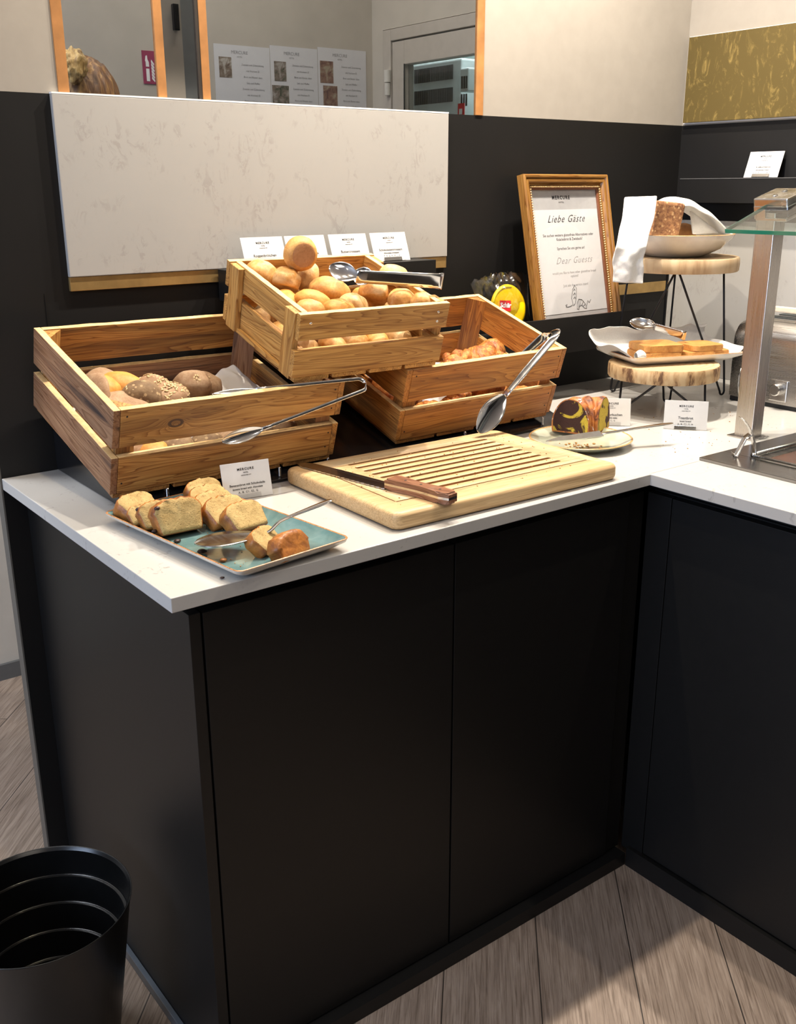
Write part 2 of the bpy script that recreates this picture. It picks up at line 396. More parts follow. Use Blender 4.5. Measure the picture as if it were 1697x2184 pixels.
def lathe(bm, prof, n=48, close=False, mtx=None, mi=None):
    rings = []
    for (r, z) in prof:
        if r < 1e-6: rings.append([bm.verts.new(V((0, 0, z)))])
        else: rings.append([bm.verts.new(V((r*math.cos(2*PI*k/n), r*math.sin(2*PI*k/n), z))) for k in range(n)])
    for j, (a, b) in enumerate(zip(rings[:-1], rings[1:])):
        for k in range(n):
            k2 = (k+1) % n
            if len(a) == 1 and len(b) == 1: continue
            if len(a) == 1: f = bm.faces.new((a[0], b[k2], b[k]))
            elif len(b) == 1: f = bm.faces.new((a[k], a[k2], b[0]))
            else: f = bm.faces.new((a[k], a[k2], b[k2], b[k]))
            if mi: f.material_index = mi[j]
    if mtx is not None:
        for r_ in rings:
            for v in r_: v.co = mtx @ v.co
    return bm
def blob(size, seed=0, amp=.05, freq=9., sub=4, flatten=.35, crease=None, power=1.0):
    """a baked lump: ellipsoid with a flatter underside, gentle noise, optional split across the top"""
    bm = bmesh.new(); bmesh.ops.create_icosphere(bm, subdivisions=sub, radius=1)
    off = V((seed*3.1, seed*1.7, seed*.9))
    for v in bm.verts:
        c = v.co.copy()
        if power != 1.0: c = V([math.copysign(abs(a)**power, a) for a in c])
        d = 1+amp*noise.noise(c*1.6+off)*2+amp*.35*noise.noise(c*freq+off)+.010*noise.noise(V((c.x*5, c.y*16, c.z*16))+off)
        if crease and c.z > 0:
            d -= crease*math.exp(-(c.y/.10)**2)*max(0, c.z)*(1-.5*abs(c.x))
        c = c*d
        if c.z < -flatten: c.z = -flatten+(c.z+flatten)*.15
        v.co = V((c.x*size[0], c.y*size[1], (c.z)*size[2]))
    return bm
def mesh_text(parent, s, size, loc, mat, rot=(PI/2, 0, 0), shear=0, name='lettering', align='CENTER', width=1.0, space=1.0, bold=0.0):
    cu = bpy.data.curves.new(name, 'FONT'); cu.body = s; cu.size = size; cu.shear = shear; cu.align_x = align
    cu.space_character = space; cu.extrude = .00012; cu.offset = bold; cu.resolution_u = 3
    o = bpy.data.objects.new(name, cu); COL.objects.link(o)
    dg = bpy.context.evaluated_depsgraph_get(); me = bpy.data.meshes.new_from_object(o.evaluated_get(dg))
    bpy.data.objects.remove(o); bpy.data.curves.remove(cu)
    me.materials.clear(); me.materials.append(mat)
    t = bpy.data.objects.new(name, me); COL.objects.link(t); t.parent = parent
    t.location = loc; t.rotation_euler = rot; t.scale = (width, 1, 1)
    return t
def look(mat3): return mat3

def text_block(parent, lines, mat, loc=(0, 0, 0), rot=(PI/2, 0, 0), name='lettering', width=1.0):
    """lines: (string, size, x, y, shear[, bold]) in the plane of the sheet -> one mesh"""
    big = bmesh.new()
    for ln in lines:
        s, size, x, y, shear = ln[:5]
        cu = bpy.data.curves.new('t', 'FONT'); cu.body = s; cu.size = size; cu.shear = shear; cu.align_x = 'CENTER'
        cu.extrude = .0001; cu.resolution_u = 2; cu.offset = ln[5] if len(ln) > 5 else 0
        if len(ln) > 6: cu.space_character = ln[6]
        o = bpy.data.objects.new('t', cu); COL.objects.link(o)
        dg = bpy.context.evaluated_depsgraph_get(); me = bpy.data.meshes.new_from_object(o.evaluated_get(dg))
        me.transform(Matrix.Translation((x, y, 0)) @ Matrix.Diagonal((width, 1, 1, 1)))
        big.from_mesh(me)
        bpy.data.objects.remove(o); bpy.data.curves.remove(cu); bpy.data.meshes.remove(me)
    for f in big.faces: f.material_index = 0
    me = bpy.data.meshes.new(name); big.to_mesh(me); big.free(); me.materials.append(mat)
    t = bpy.data.objects.new(name, me); COL.objects.link(t); t.parent = parent; t.location = loc; t.rotation_euler = rot
    return t
def surf(name, f, nu, nv, mat, parent=None, thick=.0015, sub=1, closed_u=False):
    bm = bmesh.new(); g = [[bm.verts.new(V(f(i/nu, j/nv))) for j in range(nv+1)] for i in range(nu+1)]
    for i in range(nu):
        for j in range(nv): bm.faces.new((g[i][j], g[i+1][j], g[i+1][j+1], g[i][j+1]))
    me = bpy.data.meshes.new(name); bm.to_mesh(me); bm.free(); me.materials.append(mat)
    for p in me.polygons: p.use_smooth = True
    o = bpy.data.objects.new(name, me); COL.objects.link(o)
    if parent is not None: o.parent = parent
    if thick:
        m = o.modifiers.new('Thickness', 'SOLIDIFY'); m.thickness = thick; m.offset = 0
    if sub:
        m = o.modifiers.new('Smooth', 'SUBSURF'); m.levels = sub; m.render_levels = sub
    return o

# ================================================================== THE SETTING
struct(to_obj('floor', bx(-3.2, R+.2, -4.2, 1.95, -.03, 0), M['floor']))
struct(to_obj('ceiling', bx(-3.2, R+.2, -4.2, 1.95, 2.62, 2.66), M['ceiling']))
# low black wall behind the counter, beige wall above it with glazed openings
bw = to_obj('wall_back', bx(0.0, R+.02, D, D+.030, 0, ZT), M['black_wall']); struct(bw)
struct(to_obj('trim_1', bx(-.003, 0, D+.0, D+.030, 0, ZT), plain('grey_edge_strip', (.11, .10, .085), .5)))
bm = bmesh.new(); y0, y1 = D, D+.012
box(bm, -1.6, .182, y0, y1, ZT-.0, 2.62); box(bm, 1.191, R+.003, y0, y1, ZT, 2.62); box(bm, .182, 1.191, y0, y1, 2.25, 2.62)
struct(to_obj('wall_above_counter', bm, M['wall']))
def glazed(name, x0, x1, z0, z1, a, b):
    fr = bmesh.new(); yy0, yy1 = D-.003, D+.006
    box(fr, x0, x0+a, yy0, yy1, z0, z1, .0008); box(fr, x1-b, x1, yy0, yy1, z0, z1, .0008)
    box(fr, x0+a, x1-b, yy0, yy1, z1-.02, z1, .0008)
    o = struct(to_obj(name, fr, M['frame_side']))
    p = to_obj('pane', bx(x0+a, x1-b, D+.0, D+.004, z0, z1-.02), M['pane'], o); p['label'] = 'clear glass pane'
    return o
glazed('window_1', .182, .390, ZT, 2.25, .020, .017)
glazed('window_2', .465, 1.191, ZT, 2.25, .017, .022)
struct(to_obj('trim_2', bx(.458, .465, D-.002, D+.006, ZT, 2.25), M['frame_dark']))
p = struct(to_obj('window_3', bx(.3905, .4575, D+.0, D+.004, ZT, 2.25), M['pane']))
# marble slab on the low wall with brass rail below
t = thing('marble_splashback', 'long veined pale marble slab on the black wall behind the bread crates', 'splashback', (.1653, D, 1.262))
to_obj('slab', bx(0, .9128, -.012, -.0005, 0, .3165, .0015), M['marble'], t)
to_obj('brass_rail', bx(0, .9128, -.009, -.0005, -.026, -.0005, .001), M['brass'], t)['label'] = 'brass strip under the slab'
to_obj('top_edge', bx(0, .9128, -.0122, -.0005, .3166, .3196), plain('white_slab_edge', (.85, .84, .82), .4), t)['label'] = 'top edge painted white as if spot-lit'  # spotlight gleam on the slab's top chamfer, painted as a white strip
tag(to_obj('brass_strip', bx(1.45, R-.012, D-.007, D-.0005, 1.130, 1.158, .001), M['brass']), 'short brass strip on the black wall behind the tall log stand', 'strip')
struct(to_obj('trim_3', bx(1.145, 1.63, D-.0015, D-.0003, 1.0145, 1.0165), plain('panel_joint', (.035, .034, .034), .4)))
struct(to_obj('trim_4', bx(.118, .1195, D-.001, D-.0003, .9, 1.235), plain('panel_joint_black', (.006, .006, .006), .4)))
# right wall: marble below, black unit with shelf, beige paint above
struct(to_obj('wall_right', bx(R+.004, R+.16, -4.2, D+.03, ZT, 2.62), M['wall']))
struct(to_obj('wall_right_lower', bx(R+.004, R+.16, -4.2, D, 0, ZT), M['black_wall']))
t = thing('marble_wall_panel', 'pale marble panel on the right wall behind the toaster', 'splashback', (R, 0, .9))
to_obj('slab', bx(-.004, .0035, -1.4, D-.001, .0005, .428, .001), M['marble'], t)
t = thing('wall_shelf', 'black boxed shelf on the right wall below the gold panel', 'shelf', (R, 0, 1.375))
to_obj('board', bx(-.046, .0035, -1.4, D-.046, .0005, .062, .001), M['black_wall'], t)
to_obj('edge_strip', bx(-.0468, -.043, -1.4, D-.046, .0622, .0642), plain('grey_shelf_edge', (.10, .10, .10), .3), t)['label'] = 'thin grey edge'  # paler grey strip along the shelf's top front edge
t = thing('gold_leaf_panel', 'gold leaf glass panel hung on the beige right wall', 'picture', (R+.0035, D, ZT))
to_obj('panel', bx(-.014, -.001, -1.3, -.012, .006, .222, .001), M['gold_art'], t)
to_obj('backing', bx(-.0009, -.0001, -1.3, -.004, .003, .225), M['white_wall'], t)
# room behind the glazing
XD = 1.613
struct(to_obj('wall_service', bx(-1.6, XD+.0, 1.75, 1.80, 0, 2.62), M['wall_back']))
struct(to_obj('baseboard_service', bx(-1.6, XD, 1.738, 1.7495, 0, .05), plain('grey_skirting', (.10, .10, .10), .5)))
bm = bmesh.new(); box(bm, XD, XD+.05, 1.69, 1.75, 0, 2.62); box(bm, XD, XD+.05, D+.031, .88, 0, 2.62); box(bm, XD, XD+.05, .88, 1.69, 1.90, 2.62)
struct(to_obj('wall_service_right', bm, M['wall_back']))
d = to_obj('door_1', bx(XD-.004, XD+.046, 1.645, 1.688, 0, 1.898, .002), M['door_paint']); struct(d)
bm = bmesh.new()
box(bm, XD+.0, XD+.04, 1.58, 1.641, 0, 1.86, .002); box(bm, XD, XD+.04, .885, .98, 0, 1.86, .002)
box(bm, XD, XD+.04, .98, 1.58, 1.79, 1.86, .002); box(bm, XD, XD+.04, .98, 1.58, 0, .9, .002)
to_obj('door_leaf', bm, M['door_paint'], d); to_obj('frame_head', bx(XD-.004, XD+.046, .87, 1.645, 1.864, 1.898, .002), M['door_paint'], d)
to_obj('gasket', bx(XD-.0005, XD+.002, 1.5775, 1.5815, .9, 1.792), M['slot'], d)
to_obj('pane', bx(XD+.018, XD+.022, .98, 1.58, .9, 1.79), M['pane'], d)
bm = bmesh.new(); lathe(bm, [(0, 0), (.011, 0), (.011, .036), (0, .036)], 20, mtx=Matrix.Translation((XD-.012, 1.652, 1.742)))
lathe(bm, [(0, 0), (.009, 0), (.009, .036), (0, .036)], 20, mtx=Matrix.Translation((XD-.012, 1.652, 1.703)))
to_obj('hinge', bm, plain('white_plastic', (.62, .60, .55), .4), d, smooth=False)
# kitchen seen through the door
struct(to_obj('wall_kitchen', bx(3.4, 3.45, .4, 4.2, 0, 2.62), M['kitchen']))
struct(to_obj('floor_kitchen', bx(R+.17, 3.4, .4, 4.2, -.03, 0), M['kitchen']))
struct(to_obj('floor_hall', bx(XD+.05, R+.17, .84, 4.2, -.03, 0), M['kitchen']))
struct(to_obj('ceiling_kitchen', bx(XD+.05, 3.45, .84, 4.2, 2.62, 2.66), M['ceiling']))
struct(to_obj('wall_kitchen_back', bx(XD+.05, 3.4, 4.2, 4.25, 0, 2.62), M['kitchen']))
# room behind the viewer
struct(to_obj('wall_left', bx(-3.25, -3.2, -4.2, 1.95, 0, 2.62), M['wall']))
struct(to_obj('wall_front', bx(-3.2, R+.2, -4.25, -4.2, 0, 2.62), M['wall']))
struct(to_obj('wall_hall', bx(-3.2, -1.6, 1.75, 1.80, 0, 2.62), M['wall']))
# ------------------------------------------------ oven, dispenser in the kitchen
def at_kitchen(px): return px
t = thing('combi_oven', 'grey steel oven with two rows of vent slots behind the door glass', 'oven', (0, 0, 0))
O0, O1 = (2.3500, 2.4990, 1.9101), (2.3500, 2.1592, 1.8636)
oy0, oy1 = O1[1], O0[1]; oz = O0[2]
to_obj('body', bx(2.35, 2.9, oy0, oy1, .6, oz, .008), M['white_metal'], t)
for r_ in range(2):
    bm = bmesh.new()
    for k in range(17):
        yy = oy1-.045-k*(oy1-oy0-.10)/16
        box(bm, 2.3465, 2.3499, yy-.006, yy+.006, oz-.075-r_*.085, oz-.02-r_*.085, .001)
    to_obj('vent_row', bm, M['slot'], t)
to_obj('base_cabinet', bx(2.38, 2.9, oy0+.02, oy1-.02, .0, .5995, .004), M['white_metal'], t)
P0, P1 = (2.3000, 2.1069, 1.8631), (2.3000, 2.0596, 1.7760)
t = thing('wall_controller', 'small white box with slots beside the oven behind the door glass', 'box', (0, 0, 0))
to_obj('housing', bx(2.30, 2.42, P1[1], P0[1], P1[2], P0[2], .006), M['white_metal'], t)
for r_ in range(2):
    bm = bmesh.new()
    for k in range(3):
        yy = P0[1]-.014-k*.014; zz = P0[2]-.03-r_*.065
        box(bm, 2.297, 2.2999, yy-.004, yy+.004, zz-.045, zz)
    to_obj('slot_row', bm, M['slot'], t)
P0, P1 = (2.2600, 2.0713, 1.7305), (2.2600, 2.0336, 1.6855)
t = thing('red_sign', 'small red sign beside the oven seen low in the door glass', 'sign', (0, 0, 0))
to_obj('plate', bx(2.26, 2.264, P1[1], P0[1], P1[2], P0[2]), M['red'], t)
to_obj('symbol', bx(2.257, 2.2599, P1[1]+.01, P0[1]-.012, P1[2]+.005, P0[2]-.02), M['white'], t)
# ------------------------------------------------ column + grey panel + black box behind the window

c0, c1, c2 = (0.6632, 1.3000, 1.8485), (0.7106, 1.3000, 1.8529), (0.7566, 1.3200, 1.8598)
c3, c4 = (0.6942, 1.3000, 1.6306), (0.6461, 1.3000, 1.6392)
struct(to_obj('wall_pier', bx(c0[0]-.012, c1[0], 1.30, 1.306, 0, 2.62), M['wall_back']))
struct(to_obj('trim_5', bx(c1[0]+.003, c2[0]+.02, 1.32, 1.33, 0, 2.62), plain('grey_metal_jamb', (.26, .28, .29), .4)))
b0, b1 = (0.6859, 1.2950, 1.8418), (0.7023, 1.2950, 1.7834)
t = thing('wall_switch_box', 'black rectangular box on the beige pier behind the window', 'box', (b0[0], 1.2995, b1[2]))
to_obj('housing', bx(0, b1[0]-b0[0]-.002, -.012, 0, 0, b0[2]-b1[2], .0015), M['black_gloss'], t)
to_obj('cover', bx(.002, b1[0]-b0[0]-.004, -.0135, -.0121, .003, b0[2]-b1[2]-.003, .0005), M['black'], t)
# ------------------------------------------------ posters
def poster(px, photos, label):
    x0_, x1_, z0_, z1_ = px
    t = thing('recipe_sheet', label, 'poster', (x0_, 1.7495, z0_), group='recipe sheets pinned on the service room wall')
    w, h = x1_-x0_, z1_-z0_
    to_obj('sheet', bx(0, w, -.001, 0, 0, h), M['paper'], t)
    for (a, b, c, d_, m) in photos:
        to_obj('food_photo', bx(a-x0_, b-x0_, -.0016, -.0011, c-z0_, d_-z0_), M[m], t)
    ls = [('MERCURE', .013, w*.45, h-.024, 0), ('HOTEL', .006, w*.45, h-.034, 0)]
    for i in range(8):
        z = h-.055-i*.017
        ls.append((['Zutaten und Zubereitung', 'mit frischem Ei', 'Brot und Butter dazu', 'Salz und Pfeffer'][i % 4], .0075, w*.68, z, 0))
    text_block(t, ls, M['ink2'], (0, -.0013, 0))
    return t
pz = 1.50
A1, A2 = (1.0314, 1.7480, 1.8259), (1.2234, 1.7480, 1.8346)
B1, B2 = (1.3979, 1.7480, 1.8417), (1.5858, 1.7480, 1.8466)
def PR(a, b): return (a[0], b[0], b[2], a[2])
f1 = PR((1.0461, 1.7480, 1.7913), (1.0881, 1.7480, 1.7344)); f2 = PR((1.2362, 1.7480, 1.7906), (1.2792, 1.7480, 1.7341)); f3 = PR((1.2262, 1.7480, 1.7219), (1.2866, 1.7480, 1.6663))
f4 = PR((1.4054, 1.7480, 1.8027), (1.4556, 1.7480, 1.7379)); f5 = PR((1.4156, 1.7480, 1.7303), (1.4702, 1.7480, 1.6710))
poster((A1[0], A2[0]-.002, pz, A1[2]), [f1+('photo1',)], 'recipe sheet with one food photo, left of the three on the wall')
poster((A2[0], B1[0]-.002, pz, A2[2]), [f2+('photo2',), f3+('photo2',)], 'middle recipe sheet with two food photos, between two others')
poster((B1[0], B2[0], pz, B1[2]), [f4+('photo3',), f5+('photo3',)], 'recipe sheet with two food photos nearest the service door')
# fire extinguisher sign
s0, s1 = (0.8028, 1.7470, 1.7910), (0.8454, 1.7470, 1.7035)
t = thing('fire_sign', 'dark red fire extinguisher sign with white symbol behind the left window', 'sign', (s0[0], 1.7495, s1[2]))
w, h = s1[0]-s0[0], s0[2]-s1[2]
to_obj('plate', bx(0, w, -.002, 0, 0, h), M['purple_red'], t)
bm = bmesh.new(); Y90 = Matrix.Rotation(PI/2, 4, 'X')
def flat2(bm, pts, y=-.0026, th=.0004):
    a = [bm.verts.new(V((p[0], y, p[1]))) for p in pts]; b = [bm.verts.new(V((p[0], y+th, p[1]))) for p in pts]
    bm.faces.new(a); bm.faces.new(b[::-1])
    for i in range(len(pts)): bm.faces.new((a[i], b[i], b[(i+1) % len(pts)], a[(i+1) % len(pts)]))
flat2(bm, [(w*.22, h*.08), (w*.45, h*.08), (w*.45, h*.46), (w*.22, h*.46)]); flat2(bm, [(w*.22, h*.52), (w*.45, h*.52), (w*.44, h*.66), (w*.36, h*.74), (w*.34, h*.86), (w*.24, h*.84), (w*.18, h*.70), (w*.22, h*.66)])
for k in range(6): flat2(bm, [(w*.60, h*(.16+.1*k)), (w*.80, h*(.06+.1*k)), (w*.82, h*(.12+.1*k)), (w*.62, h*(.24+.1*k))])
to_obj('symbol', bm, M['white'], t)

# ================================================================== COUNTER
bm = bmesh.new()
prism(bm, [(0, 0), (L, 0), (L, -1.6), (R-.001, -1.6), (R-.001, D-.001), (0, D-.001)], .878, H)
top = to_obj('worktop', bm, M['quartz']); m = top.modifiers.new('Edge', 'BEVEL'); m.width = .0012; m.segments = 2
tag(top, 'continuous L-shaped pale quartz worktop carrying crates, board and plates', 'worktop')
sm = to_obj('joint', bx(L+.001, R-.002, .0035, .0043, H+.00002, H+.0002), plain('worktop_joint', (.20, .19, .175), .5), top); sm['label'] = 'thin grey joint line'
t = thing('corner_cabinet_run', 'black fronted cabinet below the bread crates', 'cabinet', (0, 0, 0))
to_obj('body', bx(.0585, L+.039, .054, D-.001, .0005, .852), M['black'], t)
to_obj('end_panel', bx(.04, .058, .036, D-.001, .0005, .852, .0008), M['black'], t)['label'] = 'black end panel on the left'
to_obj('door', bx(.0615, .5255, .036, .0535, .034, .850, .0008), M['black'], t)
to_obj('door', bx(.5295, .971, .036, .0535, .034, .850, .0008), M['black'], t)
to_obj('filler_strip', bx(.9745, 1.018, .040, .0535, .034, .850, .0006), M['black'], t)
to_obj('plinth', bx(.0585, 1.013, .014, .0535, .0005, .030), M['black'], t)
to_obj('skirting', bx(.030, .0395, .030, D-.001, .0005, .022, .001), plain('blue_grey_skirting', (.10, .12, .15), .25), t)
to_obj('top_rail', bx(.05, L+.04, .060, D-.001, .8525, .8775), M['black'], t)
t = thing('side_cabinet_run', 'black fronted cabinet below the right-hand worktop', 'cabinet', (0, 0, 0))
to_obj('body', bx(L+.0585, R-.001, -1.58, .0335, .0005, .852), M['black'], t)
to_obj('filler_strip', bx(L+.040, L+.058, -.022, .034, .034, .850, .0006), M['black'], t)
to_obj('door', bx(L+.038, L+.058, -.60, -.0255, .050, .850, .0008), M['black'], t)
to_obj('door', bx(L+.038, L+.058, -1.2, -.604, .050, .850, .0008), M['black'], t)
to_obj('plinth', bx(L+.030, L+.058, -1.58, .012, .0005, .046), M['black'], t)
to_obj('top_rail', bx(L+.065, R-.001, -1.58, .034, .8525, .8775), M['black'], t)

# ================================================================== CRATES
CR = {'A': (0.305, 0.4033, 0.922, 0.0188, 0.2895, 0.0117, 0.4529, 0.3438, 0.1652), 'B': (0.5877, 0.3636, 1.0847, -0.0409, 0.2852, 0.0015, 0.332, 0.2832, 0.1296), 'C': (0.9034, 0.4108, 0.922, -0.0156, 0.3036, -0.0082, 0.4341, 0.3122, 0.1674)}
def cmat(k):
    q = CR[k]
    return Matrix.Translation(V(q[:3])) @ (Matrix.Rotation(q[3], 4, 'Z') @ Matrix.Rotation(q[4], 4, 'X') @ Matrix.Rotation(q[5], 4, 'Y'))
CM = {k: cmat(k) for k in CR}
def rough_box(bm, x0, x1, y0, y1, z0, z1, ax, seed):
    """a sawn slat: subdivided along its length with slightly wavy, chipped edges"""
    n = 14; lo, hi = [x0, y0, z0], [x1, y1, z1]
    rings = []
    oth = [i for i in range(3) if i != ax]
    for k in range(n+1):
        u = lo[ax]+(hi[ax]-lo[ax])*k/n; ring = []
        for (a, b) in ((0, 0), (1, 0), (1, 1), (0, 1)):
            p = [0, 0, 0]; p[ax] = u; p[oth[0]] = (lo, hi)[a][oth[0]]; p[oth[1]] = (lo, hi)[b][oth[1]]
            if 0 < k < n:
                w = noise.noise(V((u*45, seed*3.3+a*5, b*7)))*.0011
                p[oth[0]] += w*(1 if a else -1)*.3; p[oth[1]] += w*(1 if b else -1)
            ring.append(bm.verts.new(p))
        rings.append(ring)
    for r0, r1 in zip(rings[:-1], rings[1:]):
        for i in range(4): bm.faces.new((r0[i], r0[(i+1) % 4], r1[(i+1) % 4], r1[i]))
    bm.faces.new(rings[0]); bm.faces.new(rings[-1][::-1])
    bmesh.ops.recalc_face_normals(bm, faces=bm.faces[:]); bm.normal_update()
    for f in bm.faces:
        if f.normal.z > .75 and ax != 2: f.material_index = 1
    return bm
def crate(k, pal, label, style):
    q = CR[k]; w, d, h = q[6:9]; T = .0125
    t = thing('bread_crate', label, 'crate', q[:3], (0, 0, 0), 'slatted wooden bread crates on the counter')
    t.rotation_euler = CM[k].to_euler()
    sd = [ord(k)]; front = []
    def sl(x0, x1, y0, y1, z0, z1, ax, nm='slat', pl=None):
        sd[0] += 1
        o = to_obj(nm, rough_box(bmesh.new(), x0, x1, y0, y1, z0, z1, ax, sd[0]), None, t, mats=[M[(pl or pal)+'_'+'xyz'[ax]], M['sawn_edge'] if z1 > .07 else M[(pl or pal)+'_'+'xyz'[ax]]])
        mo = o.modifiers.new('Edge', 'BEVEL'); mo.width = .0012; mo.segments = 2; mo.limit_method = 'ANGLE'
        return o
    b0 = .009
    if style == 'flush':
        zs = [(b0+.0004, .078), (.096, h)]
        for (z0, z1) in zs:
            lo = z0 < .05
            sl(-w/2, -w/2+T, 0, d, z0, z1, 1, pl='burnt' if k == 'A' else pal)
            sl(w/2-T, w/2, 0, d, z0, z1, 1)
            fs_ = sl(-w/2+T+.0004, w/2-T-.0004, 0, T, z0, z1, 0)
            if k == 'A' and lo: fs_.data.materials[0] = M['streak_x']
            if k == 'A' and not lo: fs_.data.materials[0] = M['pine_knot']
            front.append(fs_)
            sl(-w/2+T+.0004, w/2-T-.0004, d-T, d, z0, z1, 0, pl='burnt' if (k == 'A' and lo) else pal)
        for sx in (-1, 1):
            for sy in (0, 1):
                x_ = sx*(w/2-T-.0004); y_ = (T+.0004) if sy == 0 else d-T-.0004
                dx, dy = -sx*.032, .032*(1 if sy == 0 else -1)
                bm = bmesh.new(); prism(bm, [(x_, y_), (x_+dx, y_), (x_, y_+dy)] if sx*(1 if sy == 0 else -1) < 0 else [(x_, y_), (x_, y_+dy), (x_+dx, y_)], .0095, h-.002)
                to_obj('corner_post', bm, M[('burnt' if k == 'A' and sx > 0 else pal)+'_z'], t)
    else:
        zs = [(b0+.0004, .061), (.080, h)]
        for (z0, z1) in zs:
            front.append(sl(-w/2+.004*(z0 > .05), w/2, 0, T, z0, z1, 0)); sl(-w/2, w/2, d-T, d, z0, z1, 0)
            sl(-w/2+.0134, -w/2+.0254, T+.0004, d-T-.0004, z0, z1, 1); sl(w/2-.0254, w/2-.0134, T+.0004, d-T-.0004, z0, z1, 1)
        for sx in (-1, 1):
            for sy in (0, 1):
                xa = -w/2+.0005 if sx < 0 else w/2-.013; ya = T+.0006 if sy == 0 else d-T-.038
                sl(xa, xa+.0125, ya, ya+.037, .002, h-.002, 2, 'corner_post')
    nb = 4; bwid = (w-.004)/nb
    for i in range(nb):
        sl(-w/2+.002+i*bwid+.004, -w/2+.002+(i+1)*bwid-.004, .002, d-.002, 0, b0, 1, 'base_board')
    if style != 'flush':
        for (sx, zz) in ((-w/2+.027, .112), (w/2-.025, .113), (w/2-.024, .094)):
            bm = bmesh.new(); lathe(bm, [(0, .0012), (.0022, .0008), (.0028, 0), (.0028, -.002), (0, -.002)], 14, mtx=Matrix.Translation((sx, 0, zz)) @ Matrix.Rotation(PI/2, 4, 'X'))
            to_obj('screw', bm, M['satin'], front[1])
    else:
        for (sx, zz) in ((w/2-.02, .15), (w/2-.022, .112), (-w/2+.024, .152), (-w/2+.02, .028), (w/2-.02, .06), (w/2-.022, .03)):
            bm = bmesh.new(); lathe(bm, [(0, .0006), (.0016, .0003), (.0018, 0), (.0018, -.001), (0, -.001)], 10, mtx=Matrix.Translation((sx, 0, zz)) @ Matrix.Rotation(PI/2, 4, 'X'))
            to_obj('nail', bm, M['frame_dark'], front[1 if zz > .09 else 0])
    return t
crate('A', 'pine', 'large scorched wooden crate of dark rolls at the left end of the counter', 'flush')
crate('B', 'gold2', 'smaller pale wooden crate of wheat rolls stacked on top of the others', 'overlay')
crate('C', 'orange', 'orange brown wooden crate of croissants beneath the stacked crate, right side', 'flush')
# knot on the big crate front
# sloped stand under the crates
sl_ = math.tan(CR['A'][4])
def zsl(y): return .9165+(y-.40)*sl_
bm = bmesh.new()
yz = [(.385, .9005), (.7305, .9005), (.7305, zsl(.7305)-.006), (.385, zsl(.385)-.006)]
a = [bm.verts.new(V((.105, y, z))) for y, z in yz]; b = [bm.verts.new(V((1.165, y, z))) for y, z in yz]
bm.faces.new(a); bm.faces.new(b[::-1])
for i in range(4): bm.faces.new((a[i], b[i], b[(i+1) % 4], a[(i+1) % 4]))
t = thing('display_riser', 'black sloped display riser with steel pegs under the bread crates', 'riser', (0, 0, 0))
o = to_obj('ramp', bm, M['black_gloss'], t); mo = o.modifiers.new('Edge', 'BEVEL'); mo.width = .002; mo.segments = 2
for (px_, py_) in [(0.1815, 0.4195, 0.9120)[:2], (0.4056, 0.4129, 0.9120)[:2], (0.5130, 0.4270, 0.9120)[:2], (0.8598, 0.4241, 0.9120)[:2], (1.0901, 0.4085, 0.9120)[:2]]:
    bm = bmesh.new(); py_ = min(max(py_, .386), .396); z_ = zsl(py_)-.006
    lathe(bm, [(0, 0), (.0028, 0), (.0028, .017), (.002, .018), (0, .018)], 16, mtx=Matrix.Translation((px_, py_-.001, z_)))
    to_obj('peg', bm, M['satin'], t)
# upper black ledge for the cards, black ledge for the picture frame
t = thing('card_ledge', 'black ledge under the row of name cards behind the top crate', 'ledge', (0, 0, 0))
to_obj('ledge_board', bx(.47, .985, .648, D-.0125, 1.1995, 1.262, .001), M['black'], t)
t = thing('frame_ledge', 'black ledge under the gilt picture frame', 'ledge', (0, 0, 0))
to_obj('ledge_board', bx(1.135, 1.66, .5945, D-.002, 1.020, 1.066, .001), M['black_wall'], t)
to_obj('front_lip', bx(1.135, 1.66, .588, .594, 1.020, 1.109, .001), M['black_wall'], t)

# ================================================================== BREAD
def place(o, k, loc, rot):
    mt = CM[k] @ Matrix.Translation(V(loc)) @ Euler(rot).to_matrix().to_4x4()
    o.matrix_world = mt; o.location = mt.to_translation(); o.rotation_euler = mt.to_euler(); return o
def roll(k, loc, size, rot, mat, seed, label, crease=.0, group=None, name='bread_roll', amp=.05, power=1.0, cat='bread roll', flatten=.45):
    o = to_obj(name, blob(size, seed, amp=amp, crease=crease, power=power, flatten=flatten), M[mat], smooth=True)
    place(o, k, loc, rot); tag(o, label, cat, group); return o
G = 'wheat rolls in the top crate'
r1 = roll('B', (-0.0528, 0.2050, 0.1634), (.033, .033, .028), (0, 0, 0), 'roll', 1, 'round roll showing its brown underside, topmost on the pile', group=G, amp=.02, flatten=.72)
r1.rotation_euler = V((-.22, -.93, -.10)).to_track_quat('-Z', 'Y').to_euler()
bm = bmesh.new(); lathe(bm, [(0, -.0222), (.012, -.0222), (.0205, -.0219), (.0225, -.0212)], 28)
bot = to_obj('underside', bm, M['roll_bottom'], r1, smooth=True); bot['label'] = 'flat brown baked underside'
